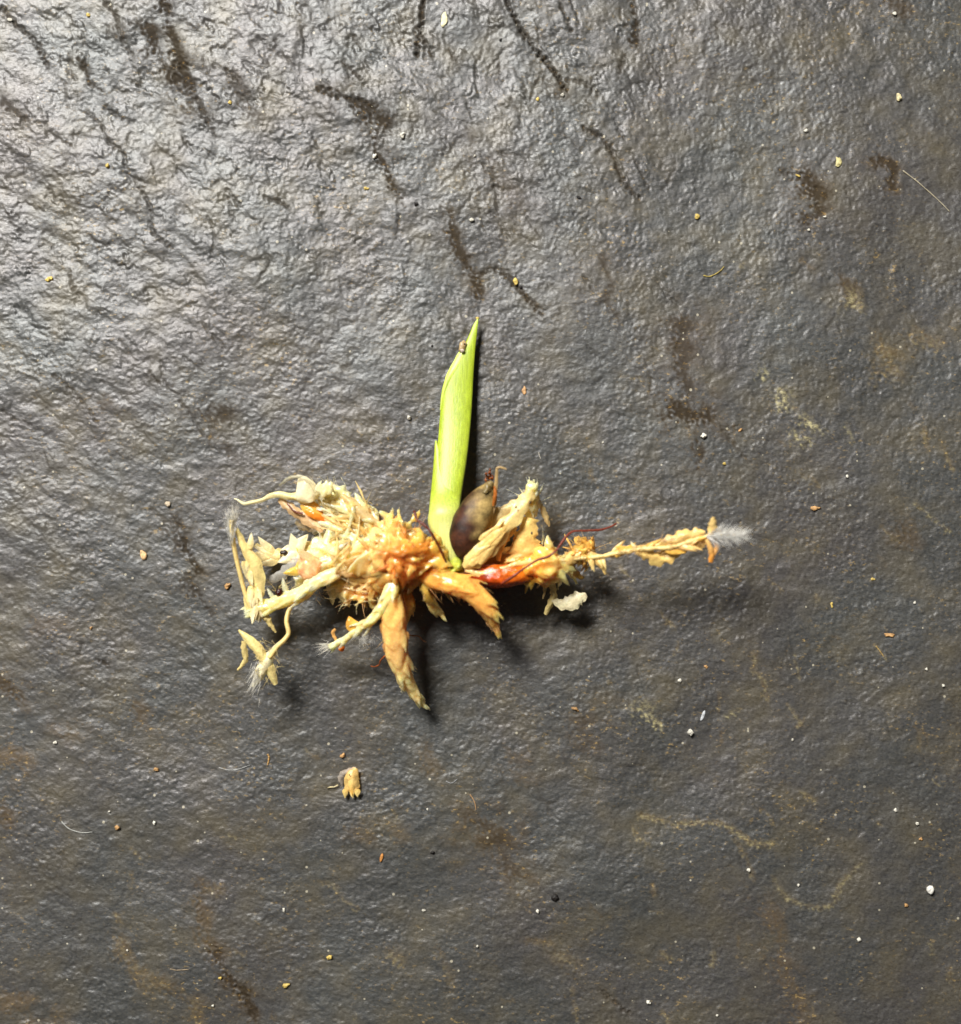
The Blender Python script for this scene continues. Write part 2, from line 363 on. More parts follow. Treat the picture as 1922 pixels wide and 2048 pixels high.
# rows: polyline in photo pixels, width px, groove depth mm, brown, ochre, pale
LINES = [
 ([(3,14),(34,51),(69,82),(96,134)],7,.16,.7,0,0), ([(298,51),(309,93),(333,137),(350,151)],20,.16,1,.2,0), ([(329,0),(343,62),(357,120),(381,165),(394,192)],17,.16,1,.2,0),
 ([(350,130),(372,160),(388,200)],34,.08,.75,.2,0), ([(394,192),(429,274)],7,.12,.7,0,0), ([(161,120),(178,158),(202,178)],11,.14,.95,0,0),
 ([(171,219),(199,247),(219,285),(250,309),(254,340),(291,394),(305,429),(305,463),(343,497)],4,.12,.55,0,0), ([(206,3),(233,34),(240,69),(264,113)],6,.12,.6,0,0),
 ([(240,60),(262,100)],16,.05,.55,.1,0), ([(0,195),(21,213),(55,237)],11,.16,.8,0,0), ([(466,144),(480,180),(508,223)],20,.05,.6,.15,0), ([(531,394),(562,405),(583,418)],4,.12,.7,0,0),
 ([(430,130),(470,150),(500,190)],6,.08,.5,0,0), ([(210,215),(240,235),(268,243)],6,.12,.6,0,0), ([(95,372),(110,398)],4,.1,.6,0,0), ([(415,430),(430,470),(420,520)],3,.08,.4,0,0),
 ([(640,178),(667,192),(709,199),(743,219)],10,.16,.95,0,0), ([(715,205),(743,219),(762,243)],30,.14,1,.15,0), ([(762,240),(753,274),(750,302),(777,343),(791,381),(811,394)],10,.12,.95,.25,0),
 ([(760,300),(790,310)],20,.03,.45,.1,0), ([(846,0),(842,45),(837,69),(834,113)],7,.26,.95,0,0), ([(836,66),(852,85),(866,112)],4,.16,.75,0,0), ([(898,100),(912,121)],4,.1,.7,0,0),
 ([(1014,0),(1027,31),(1062,86),(1096,127),(1134,182)],6,.26,.95,0,0), ([(1090,150),(1112,180),(1116,196)],22,.06,.55,.2,0), ([(1134,160),(1168,165),(1202,192)],4,.12,.5,0,0),
 ([(1168,257),(1206,278),(1230,319),(1244,357),(1280,401)],6,.16,.75,.1,0), ([(1120,10),(1134,38),(1141,65)],4,.14,.7,0,0), ([(1268,0),(1274,40),(1272,85)],12,.22,1,.2,0), ([(1250,110),(1240,150)],7,.1,.6,0,0),
 ([(904,432),(914,494),(935,531),(959,562),(959,600)],14,.12,.9,.6,0), ([(962,549),(990,535),(1021,559),(1058,600),(1086,628)],7,.12,.8,.3,0), ([(986,336),(997,429)],3,.1,.6,0,0),
 ([(685,127),(726,158)],4,.12,.7,0,0), ([(1206,514),(1222,570),(1216,610),(1240,638)],9,.06,.6,.3,0), ([(940,265),(943,335)],10,.03,.35,.2,0), ([(1230,240),(1250,285)],4,.1,.5,0,0), ([(1260,300),(1300,380)],3,.1,.5,0,0),
 ([(1597,351),(1617,365),(1631,396),(1638,420)],26,.14,.95,.65,0), ([(1560,342),(1597,351)],7,.1,.7,.2,0), ([(1610,437),(1638,430)],18,.1,.85,.2,0), ([(1755,323),(1782,332),(1790,345),(1786,370)],15,.16,.85,.7,0),
 ([(1686,564),(1707,581)],20,.06,.55,.8,0), ([(1700,600),(1716,612)],16,.03,.1,.7,.5), ([(1789,0),(1817,18)],20,.05,.6,.6,0), ([(1373,654),(1363,692)],40,.08,.7,.5,0), ([(1363,692),(1366,729),(1380,771),(1373,805)],22,.08,.7,.4,0),
 ([(1345,826),(1383,833),(1414,836)],30,.12,.95,.65,0), ([(1404,890),(1397,926)],18,.08,.8,.5,0), ([(1414,812),(1473,895),(1500,926)],4,.07,.5,.1,0),
 ([(1559,785),(1566,812)],14,0,0,.2,.9), ([(1590,867),(1621,877)],13,0,0,.3,.9), ([(1610,848),(1620,854)],14,0,0,.2,1), ([(1531,745),(1531,757)],10,0,0,0,.8), ([(1766,700),(1779,715),(1776,745)],22,0,0,.9,.2), ([(1695,850),(1703,880)],6,0,0,.2,.5),
 ([(1831,1008),(1865,1036),(1899,1063)],4,0,0,.5,.5), ([(1848,860),(1856,900)],6,0,0,.8,.2), ([(1884,890),(1906,940)],5,0,0,.8,.2), ([(1808,1060),(1818,1072)],22,.05,.5,.7,0), ([(1840,680),(1880,690)],16,0,0,.7,.2),
 ([(1280,1631),(1319,1639),(1346,1651),(1388,1645),(1442,1647),(1473,1662),(1504,1686),(1546,1686)],7,0,0,.8,.45), ([(1458,1659),(1489,1709),(1508,1759)],5,0,0,.6,.2),
 ([(1546,1755),(1574,1794),(1620,1813),(1662,1809),(1682,1767),(1724,1724)],6,0,0,.5,.40), ([(1527,1813),(1562,1859),(1566,1929),(1597,1987),(1600,2048)],20,0,.1,.75,0), ([(1280,1415),(1303,1434),(1322,1450)],13,0,0,.4,.95),
 ([(1504,1338),(1527,1361),(1535,1404)],5,0,0,.6,.3), ([(1589,1310),(1600,1357)],3,0,0,.5,.35), ([(1577,1411),(1607,1454)],4,0,0,.5,.3), ([(1753,1293),(1772,1316)],4,0,0,.6,.5), ([(1440,1440),(1478,1420)],5,0,0,.2,.5),
 ([(968,1655),(996,1670)],42,-.05,.65,.75,0), ([(1000,1695),(1017,1729),(1051,1753)],22,.05,.6,.6,0), ([(640,1765),(668,1772),(681,1795),(716,1819)],6,0,0,.5,.2), ([(1165,1450),(1180,1490)],26,.03,.35,.5,0), ([(1150,1400),(1300,1400)],12,0,.1,.2,0),
 ([(405,1784),(401,1822),(411,1856),(432,1907)],16,.10,.35,.9,0), ([(432,1907),(456,1949),(480,1979),(507,2017),(511,2048)],15,.20,.95,.7,0), ([(395,1790),(440,1775)],10,0,0,.7,.1),
 ([(240,1880),(261,1914),(281,1942),(309,1962),(343,1983),(387,2007),(398,2048)],17,0,.15,.85,.1), ([(0,1512),(20,1508),(45,1520)],26,0,.1,.95,0), ([(5,1605),(14,1630)],22,.06,.5,.9,0), ([(20,2003),(50,2000)],26,0,0,.8,0), ([(130,1450),(150,1455)],20,0,.1,.7,0), ([(275,1410),(282,1440)],16,.04,.3,.8,0),
 ([(424,812),(417,831),(443,831)],26,.07,.75,.3,0), ([(420,850),(424,875)],14,.06,.6,.2,0), ([(451,892),(470,915)],10,.06,.6,.1,0), ([(359,801),(382,831),(409,873)],4,.08,.6,0,0), ([(355,1053),(367,1080)],26,.08,.75,.3,0), ([(367,1080),(382,1106),(398,1145)],12,.14,.95,.3,0), ([(385,1160),(395,1180)],28,.1,.75,.2,0), ([(390,1171),(405,1202),(424,1229)],10,.1,.85,.2,0),
 ([(107,751),(134,770),(168,808),(195,846)],5,.1,.6,.1,0), ([(0,820),(30,838),(60,850)],4,.1,.5,0,0), ([(0,1355),(23,1378),(45,1395)],18,.05,.7,.8,0), ([(165,1288),(158,1315)],4,.1,.6,0,0), ([(205,1326),(215,1328)],14,.2,.9,0,0), ([(300,1020),(335,1045)],7,.05,.4,.2,0), ([(80,1250),(120,1245)],22,0,.1,.5,0), ([(200,810),(215,800)],14,.03,.4,.5,0),
 ([(240,680),(272,722)],3,.08,.6,0,0), ([(300,745),(320,768)],3,.08,.6,0,0), ([(1120,1060),(1124,1070)],3,0,0,0,0), ([(985,330),(1045,420)],20,0,.15,.2,0), ([(860,1500),(868,1545)],18,0,.1,.6,0), ([(1030,1520),(1050,1550)],26,0,.1,.5,0), ([(780,1640),(800,1670)],20,0,.1,.5,0), ([(700,1660),(740,1672)],16,0,.3,.5,0),
 ([(880,1900),(900,1960)],10,0,0,.5,.1), ([(1050,1880),(1105,1886)],8,0,0,.7,.1), ([(780,1910),(800,1925)],14,0,0,.6,.2), ([(1200,1980),(1260,2030)],6,.12,.7,.1,0), ([(1145,1975),(1152,2040)],6,0,0,.5,.15), ([(1120,1910),(1160,1930)],14,0,0,.4,.1), ([(60,2040),(130,2042)],20,0,0,.5,0),
]
lr = np.random.default_rng(91)
for i in range(95):                                            # short hairline cracks of the flaky upper left
    x, y = lr.uniform(-20, 1350), lr.uniform(-20, 900)*lr.uniform(.3, 1); a = math.radians(lr.normal(58, 18)); n_ = lr.integers(3, 6); p_ = [(x, y)]
    for k in range(n_): a += lr.normal(0, .35); l_ = lr.uniform(7, 20); p_.append((p_[-1][0]+l_*math.cos(a), p_[-1][1]+l_*math.sin(a)))
    LINES.append((p_, lr.uniform(2, 4.5), lr.uniform(.04, .10), lr.uniform(.2, .6), 0, 0))
for i in range(110):                                           # faint ochre scratches of the lower right
    x, y = lr.uniform(100, 1900), lr.uniform(500, 2040)
    if (x-960)+(y-1024)*.9 < lr.uniform(-500, 600): continue
    a = math.radians(lr.normal(50, 30)); l_ = lr.uniform(10, 45); b_ = lr.normal(0, .3); p_ = [(x, y), (x+l_*.5*math.cos(a), y+l_*.5*math.sin(a)), (x+l_*.5*math.cos(a)+l_*.5*math.cos(a+b_), y+l_*.5*math.sin(a)+l_*.5*math.sin(a+b_))]
    LINES.append((p_, lr.uniform(2, 6), 0, 0, lr.uniform(.3, .8), lr.uniform(.0, .35)))
wpx = S*7
for pts, wd, dep, br, oc, pa in LINES:
    q = spline(pts, max(12, len(pts)*7)) if len(pts) > 2 else np.linspace(pts[0], pts[1], 12)
    q = np.stack([(q[:, 0]-961)*S, (1024-q[:, 1])*S], 1); m = wd*S*2.2+0.001
    i0, i1 = np.searchsorted(gx, [q[:, 0].min()-m, q[:, 0].max()+m]); j0, j1 = np.searchsorted(gy, [q[:, 1].min()-m, q[:, 1].max()+m])
    sx = X[i0:i1, j0:j1]+wx[i0:i1, j0:j1]*S*min(4.5, 1.0+wd*0.2); sy = Y[i0:i1, j0:j1]+wy[i0:i1, j0:j1]*S*min(4.5, 1.0+wd*0.2)
    if sx.size == 0: continue
    d = np.full(sx.shape, 1e9)
    for a, b in zip(q[:-1], q[1:]):
        ab = b-a; t = np.clip(((sx-a[0])*ab[0]+(sy-a[1])*ab[1])/(ab@ab+1e-15), 0, 1)
        d = np.minimum(d, np.hypot(sx-a[0]-t*ab[0], sy-a[1]-t*ab[1]))
    hw = wd*S*0.5; d = d/np.clip(1+.45*nm[i0:i1, j0:j1]+.25*wx[i0:i1, j0:j1], .35, 1.9) if wd >= 9 else d
    g = np.exp(-(d/(hw*1.1))**2)*0.85+0.25*np.exp(-(d/(hw*2.4))**2); gw = np.exp(-(d/(hw*1.7))**2)
    pat = np.clip(0.85+0.16*wx[i0:i1, j0:j1]-0.12*ng[i0:i1, j0:j1]+0.14*nm[i0:i1, j0:j1], 0.15, 1.1)
    Z[i0:i1, j0:j1] -= dep*(1.9 if wd < 9 else 1.0)*0.001*np.exp(-(d/max(hw*0.8, S*2.0))**2); br = min(1, br*(1.15 if wd < 9 else 1.0))
    st = stain[i0:i1, j0:j1]
    st[..., 0] = np.maximum(st[..., 0], br*np.clip(g*1.15*pat, 0, 1)); st[..., 1] = np.maximum(st[..., 1], oc*gw*pat); st[..., 2] = np.maximum(st[..., 2], pa*np.clip(g*(pat-.25)*(.8+.6*wy[i0:i1, j0:j1]), 0, 1))
# faint random hairline cracks over the rest
ridge = np.abs(sample(band(0.004, 0.012, 11, 1.8, -0.9), X, Y)); msk = np.clip(sample(band(0.008, 0.03, 12), X, Y)-0.2, 0, 1)
cr = np.exp(-(ridge/0.035)**2)*msk
Z -= cr*0.00006; stain[..., 0] = np.maximum(stain[..., 0], cr*0.45)
# the upper left quarter is more flaked than the rest
fl = np.clip((-X*0.55+Y-0.012)/0.05, 0, 1); Z += fl*(nm*0.000012+0.000012*np.tanh(4*nm)+0.22*facets(0.0016, 43, 2.0, -0.5, 0.16))
core = (np.abs(X) < 0.061) & (np.abs(Y) < 0.065)
Z -= Z[core].max()*0.0+0.00002
nx, ny = X.shape
V = np.stack([X, Y, Z], -1)
mb = MB(); mb.grid(V, stain.clip(0, 1))
f0 = mb.f[0]; mb.f[0] = f0[:, ::-1]
slate = mb.build('slate_slab', M_slate, clamp=False)
at = slate.data.color_attributes['tint']; at.name = 'stain'
slate['kind'] = 'structure'; slate['label'] = 'dark grey slate slab with rusty stains and hairline cracks'
def ground(px, py):
    x = (px-961)*S; y = (1024-py)*S
    i = min(len(gx)-1, np.searchsorted(gx, x)); j = min(len(gy)-1, np.searchsorted(gy, y))
    return float(Z[max(0, i-2):i+3, max(0, j-2):j+3].mean())*1000+0.03

# ------------------------------------------------------------------ colours
CREAM = srgb(255, 229, 152); PALE = srgb(255, 242, 198); STRAW = srgb(252, 210, 128); YEL = srgb(255, 200, 94); ORG = srgb(253, 162, 56); DORG = srgb(238, 122, 34); PEACH = srgb(254, 188, 108); TAN = srgb(226, 196, 134); WHITE = srgb(248, 244, 232)
RED = srgb(168, 48, 14); DRED = srgb(84, 22, 12)

# ------------------------------------------------------------------ the seedling
seed_loc = np.array([*P(912, 1130)[:2], 0.0])
seedling = thing('seedling', 'single lime green leaf seedling with a dark bulb rising from the moss', 'seedling', seed_loc)

def leaf_mat():
    m, nt, nd, lk = newmat('leaf')
    co = N(nt, 'ShaderNodeTexCoord').outputs['Object']
    at = N(nt, 'ShaderNodeAttribute', attribute_name='tint').outputs['Color']
    mp = N(nt, 'ShaderNodeMapping'); mp.inputs['Rotation'].default_value = (0, 0, 0.13); mp.inputs['Scale'].default_value = (1, 0.035, 1); lk.new(co, mp.inputs[0])
    vein = noise(nt, mp.outputs[0], 5200, 2); cell = noise(nt, co, 6500, 2); blot = noise(nt, co, 420, 3)
    f = math_(nt, 'MULTIPLY', mapr(nt, vein, 0.3, 0.7, 0.80, 1.12), math_(nt, 'MULTIPLY', mapr(nt, cell, 0.3, 0.7, 0.88, 1.1), mapr(nt, blot, 0.3, 0.7, 0.95, 1.04)))
    cc = N(nt, 'ShaderNodeCombineColor'); [lk.new(f, cc.inputs[k]) for k in range(3)]
    base = mix(nt, 1.0, at, cc.outputs[0], 'MULTIPLY')
    dots = mapr(nt, noise(nt, co, 2300, 1), 0.80, 0.83, 0, 0.7); base = mix(nt, dots, base, (0.03, 0.04, 0.01))
    pr = N(nt, 'ShaderNodeBsdfPrincipled'); lk.new(base, pr.inputs['Base Color']); pr.inputs['Roughness'].default_value = 0.42; pr.inputs['Specular IOR Level'].default_value = 0.4
    pr.inputs['Subsurface Weight'].default_value = 0.25; pr.inputs['Subsurface Radius'].default_value = (0.7, 1.0, 0.15); pr.inputs['Subsurface Scale'].default_value = 0.0008
    bp = N(nt, 'ShaderNodeBump'); bp.inputs['Strength'].default_value = 0.35; bp.inputs['Distance'].default_value = 0.00006
    lk.new(math_(nt, 'ADD', vein, math_(nt, 'MULTIPLY', cell, 0.6)), bp.inputs['Height']); lk.new(bp.outputs[0], pr.inputs['Normal'])
    out = N(nt, 'ShaderNodeOutputMaterial'); lk.new(pr.outputs[0], out.inputs['Surface'])
    return m
M_leaf = leaf_mat()

def loft(rows, cols, thick, n=70, m=28, top=0.0, wob=0.0):
    """closed loft. rows: y px, left px, right px, z_mm centre; thick: half thickness mm per row"""
    r = spline(np.hstack([np.asarray(rows, float), np.asarray(thick, float)[:, None], np.asarray(cols, float)]), n)
    mbx = MB(); an = np.linspace(0, 2*math.pi, m, endpoint=False); out = np.zeros((n, m, 3)); cc = np.zeros((n, m, 3))
    for i in range(n):
        yy, l, rr, z, th = r[i, :5]; cx = (l+rr)/2; hw = max((rr-l)/2, 0.4)
        for j, a in enumerate(an):
            c, s_ = math.cos(a), math.sin(a)
            x = cx+hw*np.sign(c)*abs(c)**0.9; zz = z+th*np.sign(s_)*abs(s_)**0.8+top*th*c
            out[i, j] = P(x, yy+wob*math.sin(i*0.9+c*3), max(zz, 0.15))
        cc[i] = r[i, 5:8]
    mbx.grid(out, np.clip(cc, 0, 1), True); return mbx
LG = srgb(160, 178, 44); LG2 = srgb(166, 182, 52); LB = srgb(196, 198, 112); LT = srgb(180, 204, 76)
rows = [(637,955,957,1.0),(650,946.5,956,1.1),(668,939,954,1.2),(690,928,951.5,1.3),(715,912,949.5,1.4),(745,896,947.5,1.5),(785,885,945.5,1.7),(830,880,943,2.1),(880,876,938.5,2.7),(930,871,932.5,3.4),(985,866,924,4.2),(1040,862,918,5.3),(1090,880,916,5.5),(1135,896,916,5.5)]
th = [0.08,.13,.18,.25,.33,.42,.5,.58,.68,.8,.92,1.0,1.0,0.8]
cl = [LT,LT,LG,LG,LG,LG,LG,LG,LG2,LG2,LG2,(LG2+LB)/2,LB,LB*0.9]
lf = loft(rows, cl, th, n=90, m=32, top=0.12)
leaf = lf.build('leaf', M_leaf, seedling, label='upright lime green rolled leaf blade')
# rolled pale margin along the upper left edge
mbx = MB(); mbx.ribbon([(936,690,1.62,7),(930,700,1.68,16),(918,722,1.80,20),(905,745,1.92,19),(894,766,1.95,13),(886,790,1.98,7),(881,820,2.1,3)], srgb(214,232,120), n=40, nv=7, curve=0.22, crumple=0.02, ragged=0.03, endcol=LG2)
mbx.build('rolled_margin', M_leaf, leaf, label='paler rolled edge of the leaf')
# withered tip of the inner leaf
mbx = MB(); mbx.blob(P(925,692,1.75), 7*S, 13*S, 4*S, srgb(206,176,122), 0.14, 0.0008, 12, 16, rotz=-0.35, seed=4)
mbx.build('withered_tip', M_straw, leaf, label='small brown withered spot near the leaf tip')
mbx = MB(); mbx.blob(P(929,688,1.95), 2*S, 2.2*S, 1*S, srgb(40,20,10), 0.1, 0.001, 8, 10); mbx.blob(P(925,701,1.95), 5*S, 5*S, 2.5*S, srgb(220,200,180), 0.2, 0.0006, 8, 12, seed=5)
mbx.build('scar', M_straw, leaf)
# sheath sleeve
rows = [(881,870,874,2.75),(892,869.2,878,2.9),(915,867.8,890,3.2),(950,865,908,3.75),(985,861.5,921,4.25),(1020,858,920,5.3),(1048,856.5,918,5.4),(1085,873,917,5.6),(1118,888,917,5.6),(1140,897,917,5.4)]
th = [.10,.22,.38,.62,.92,1.05,1.12,1.1,1.0,.8]
cl = [LG2,LG2,LG2,LG2,LG2,(LG2+LB)/2,LB,LB,LB,srgb(200,206,90)]
loft(rows, cl, th, n=60, m=32, top=0.12).build('leaf_sheath', M_leaf, seedling, label='pale sheath wrapped round the foot of the leaf')

# dark bulb
def bulb_mat():
    m, nt, nd, lk = newmat('bulb_skin')
    co = N(nt, 'ShaderNodeTexCoord').outputs['Object']; at = N(nt, 'ShaderNodeAttribute', attribute_name='tint').outputs['Color']
    n1 = noise(nt, co, 520, 5, 0.65); n2 = noise(nt, co, 3600, 3)
    f = math_(nt, 'MULTIPLY', mapr(nt, n1, 0.34, 0.66, 0.3, 1.7), mapr(nt, n2, 0.3, 0.7, 0.75, 1.25))
    cc = N(nt, 'ShaderNodeCombineColor'); [lk.new(f, cc.inputs[k]) for k in range(3)]
    base = mix(nt, 1.0, at, cc.outputs[0], 'MULTIPLY')
    pr = N(nt, 'ShaderNodeBsdfPrincipled'); lk.new(base, pr.inputs['Base Color']); pr.inputs['Roughness'].default_value = 0.55; pr.inputs['Specular IOR Level'].default_value = 0.3
    bp = N(nt, 'ShaderNodeBump'); bp.inputs['Strength'].default_value = 0.5; bp.inputs['Distance'].default_value = 0.0001; lk.new(math_(nt, 'ADD', n1, math_(nt, 'MULTIPLY', n2, 0.4)), bp.inputs['Height']); lk.new(bp.outputs[0], pr.inputs['Normal'])
    lk.new(pr.outputs[0], N(nt, 'ShaderNodeOutputMaterial').inputs['Surface']); return m
M_bulb = bulb_mat()
a0, a1 = P(917,1116,7.0), P(984,963,6.2); ax = unit(a1-a0); sd = unit(np.cross(ax, [0,0,1])); up = np.cross(sd, ax); L = np.linalg.norm(a1-a0)
u = np.linspace(0, 1, 44); prof = np.interp(u, [0,.03,.08,.16,.28,.42,.55,.68,.8,.9,.96,1], [0,.30,.52,.74,.93,1,.98,.88,.68,.42,.24,.03])
prof = np.convolve(np.pad(prof, 2, mode='edge'), np.ones(5)/5, 'valid'); prof[0] = 0.02; prof[-1] = 0.02
an = np.linspace(0, 2*math.pi, 48, endpoint=False); bn = SineNoise(0.003, 31); bn2 = SineNoise(0.0012, 33)
Rb = 36.5*S; pts = np.zeros((44, 48, 3)); cc = np.zeros((44, 48, 3))
for i in range(44):
    for j, a in enumerate(an):
        o = math.cos(a)*sd+math.sin(a)*up*0.85; bend = -5*S*math.sin(math.pi*u[i])*sd
        p = a0+ax*L*u[i]+o*Rb*prof[i]+bend; k = 1+0.018*bn(p)+0.010*bn2(p); pts[i, j] = a0+ax*L*u[i]+o*Rb*prof[i]*k+bend
        t = np.clip((u[i]-0.38+0.32*math.cos(a)+0.11*bn(p)+0.05*bn2(p))/0.42, 0, 1)
        cc[i, j] = srgb(58,31,18)*(1-t)+srgb(150,126,76)*t
mbx = MB(); mbx.grid(pts, cc, True); bulb = mbx.build('bulb', M_bulb, seedling, label='dark maroon egg shaped bulb fading to olive brown')
# crumbly remnant and dry bract at the bulb's tip
mbx = MB()
for i in range(34):
    c = P(978+rng.normal(0, 6), 957+rng.normal(0, 8), 6.6+rng.normal(0, .25)); mbx.blob(c, *(rng.uniform(1.2, 3.2, 3)*S), srgb(150,78,30)*rng.uniform(.5, 1.3), 0.2, 0.0006, 6, 8, seed=i)
mbx.build('crumb', M_straw, bulb, label='rusty crumbs on the tip of the bulb')
mbx = MB(); mbx.ribbon([(979,1046,6.6,4),(986,1025,7.0,5),(990,1003,7.3,6),(991.5,975,7.5,7),(993,950,7.7,6),(994,938,7.8,5),(998,934.5,7.9,4),(1006,936,7.9,4),(1013,938.5,7.9,2.5)], srgb(196,164,112), n=46, nv=5, curve=0.2, crumple=0.04, ragged=0.08)
mbx.ribbon([(986,1012,7.5,3),(990,992,7.8,7),(989,972,7.8,3)], srgb(190,110,44), n=14, nv=4); mbx.build('dry_bract', M_straw, seedling, label='thin tan dry bract hooked at its end')
mbx = MB(); mbx.ribbon([(968,985,7.9,6),(978,972,7.6,16),(985,963,7.3,12)], srgb(150,130,84), n=14, nv=6, curve=0.4); mbx.build('tip_scale', M_straw, bulb)
# green crown and glossy red rhizome with its wrinkled skin
mbx = MB(); mbx.blob(P(912,1134,5.0), 18*S, 20*S, 3.2e-3, srgb(170,176,66), 0.1, 0.0012, 16, 24); mbx.build('crown', M_leaf, seedling)
mbx = MB(); q = spline([(905,1140,5.0,10),(930,1144,5.6,32),(958,1149,6.0,40),(985,1151,6.4,45),(1015,1151,6.5,44),(1045,1148,6.4,38),(1075,1145,6.0,26)], 36)
pp = np.array([P(a, b, c) for a, b, c, _ in q]); rr = q[:, 3]*S*0.5; t_, a_, b_ = frames(pp); an = np.linspace(0, 2*math.pi, 28, endpoint=False); tt = np.linspace(0, 1, 36)
g = np.zeros((36, 28, 3)); gc = np.zeros((36, 28, 3))
for i in range(36):
    for j, a in enumerate(an):
        k = 1+0.05*math.sin(5*a+tt[i]*4)+0.03*math.sin(11*a-tt[i]*9)+0.02*math.sin(tt[i]*40+a*2)
        g[i, j] = pp[i]+rr[i]*k*(math.cos(a)*a_[i]+math.sin(a)*b_[i]); x = np.clip(tt[i]*1.25-0.2+0.25*math.sin(a*2+tt[i]*5), 0, 1)
        st_ = .5+.5*math.sin(a*9+tt[i]*6); gc[i, j] = (RED*(1-x)+srgb(226,116,24)*x)*(.8+.4*st_)
mbx.grid(g, gc, True); mbx.build('rhizome', M_red, seedling, label='glossy red orange rhizome')

# ------------------------------------------------------------------ the moss clump
clump = thing('moss_clump', 'tangled clump of pale and orange sphagnum moss round the seedling foot', 'moss', [*P(780,1120)[:2], 0])

FIELD = [(CREAM, 650, 985, 60), (PALE, 600, 1010, 40), (CREAM, 690, 1095, 55), (PALE, 640, 1120, 45), (CREAM, 720, 1050, 50), (CREAM, 560, 1180, 80), (ORG*.8+DORG*.2, 800, 1115, 46), (srgb(250,142,54), 772, 1142, 32), (YEL*.6+ORG*.4, 848, 1085, 28), (YEL*.4+ORG*.6, 785, 1060, 30), (PEACH, 700, 1190, 45), (ORG*.7+PEACH*.3, 850, 1165, 34), (ORG*.5+YEL*.5, 900, 1165, 40), (ORG, 730, 1175, 24), (ORG, 1052, 1150, 22), (ORG*.4+YEL*.6, 1090, 1130, 22), (STRAW, 1125, 1125, 22), (YEL, 1166, 1100, 26), (CREAM*.8+TAN*.2, 1062, 1000, 40)]
def mcol(x, y, n=0.0):
    x = np.asarray(x, float); y = np.asarray(y, float); num = 0; den = 1e-9
    for c, a, b, r in FIELD:
        w_ = (np.exp(-((x-a)**2+(y-b)**2)/(2*r*r))+1e-7)*(1+.0*x); num = num+w_[..., None]*c; den = den+w_
    n = np.asarray(n, float); k = np.clip(n*.25, -.3, .3)[..., None] if n.ndim else n*.25
    c = num/den[..., None]; return np.clip(c*(1+.25*k)+np.clip(k, 0, 1)*(PALE-c)*.3, 0, 1)
DOME = [(690,1106,62,7.0), (800,1112,56,9.6), (712,1040,46,6.2), (672,1004,34,5.6), (880,1160,40,8.2), (720,1165,46,5.6), (850,1110,36,8.6), (640,1140,36,6.0), (1085,1130,38,6.8), (1120,1120,28,6.6), (1166,1102,24,7.4), (1062,1000,24,7.3), (1062,1040,20,6.6)]
def dome(x, y): return max(h*math.exp(-(((x-a)**2+(y-b)**2)/(2*(r*1.15)**2))**1.3) for a, b, r, h in DOME)
def bcol(x, y, n=0.0): return mcol(x, y, n)*np.array([1, .92, .80])
def shred(mbx, x, y, ang, L, W, lift=.3, wild=.5, r=rng, n=15, nv=5, bright=None, zoff=0.0, depth=.5):
    """one torn, wavy strip of wet moss lying over the heap"""
    st_ = L/(n-1); px, py, a = x, y, ang; rows = []; turn = r.normal(0, wild*.25); ph = r.uniform(0, 6.28, 3); z0 = dome(x+.4*L*math.cos(ang), y-.4*L*math.sin(ang))*(1-depth*r.uniform()**1.6); slp = r.normal(0, .11)*L*S*1000
    for i in range(n):
        t = i/(n-1); w_ = W*(.30+.70*math.sin(math.pi*min(1, t*.92+.10))**.7)*(1+.32*math.sin(9*t+ph[0])+.22*math.sin(19*t+ph[1])); z = min(max(min(z0+slp*(t-.5)+zoff, dome(px, py)+1.4), z0*.72), z0+1.6)-.9*abs(t-.45)**2*4*.35
        rows.append((px, py, max(.4, z+lift*(.3+math.sin(5*t+ph[2])*.7)), max(1.6, w_)))
        turn = turn*.8+r.normal(0, wild*.16); a += turn; px += st_*math.cos(a); py -= st_*math.sin(a)
    rows = np.array(rows); c = mcol(rows[:, 0]+r.normal(0, 14), rows[:, 1]+r.normal(0, 14))*(bright if bright else r.uniform(.84, 1.08)); c = c*(1+r.uniform(-.05, .05, 3))
    pts = np.array([P(*q[:3]) for q in rows]); Wm = rows[:, 3]*S; t_, a_, b_ = frames(pts); v = np.linspace(-1, 1, nv)[None]; u = np.linspace(0, 1, n)[:, None]
    an_ = r.normal(0, .3)+r.normal(0, .5)*u+.2*np.sin(6*u+ph[0]); xx = .5*Wm[:, None]*v*(1+.2*np.sin(27*u+2*np.sign(v)+ph[1])*np.abs(v)); zz = -r.uniform(.1, .5)*Wm[:, None]*v*v+.07*Wm[:, None]*np.sin(9*u+2.5*v+ph[2])
    ca, sa = np.cos(an_), np.sin(an_); p = pts[:, None]+(xx*ca-zz*sa)[..., None]*a_[:, None]+(xx*sa+zz*ca)[..., None]*b_[:, None]
    nrm_ = (-sa)[..., None]*a_[:, None]+ca[..., None]*b_[:, None]; tk = np.clip(.13*Wm, 1.1*S, 3*S)[:, None]*np.sqrt(np.clip(1.04-v*v, 0, 1))
    p = np.concatenate([p+nrm_*tk[..., None], (p-nrm_*tk[..., None])[:, ::-1]], 1); m0, m1 = p[0].mean(0), p[-1].mean(0)
    p = np.concatenate([np.broadcast_to(m0, (1, 2*nv, 3)), p, np.broadcast_to(m1, (1, 2*nv, 3))]); c = np.concatenate([c[:1], c, c[-1:]])
    mbx.grid(p, np.repeat(np.clip(c, 0, 1)[:, None], 2*nv, 1), True)
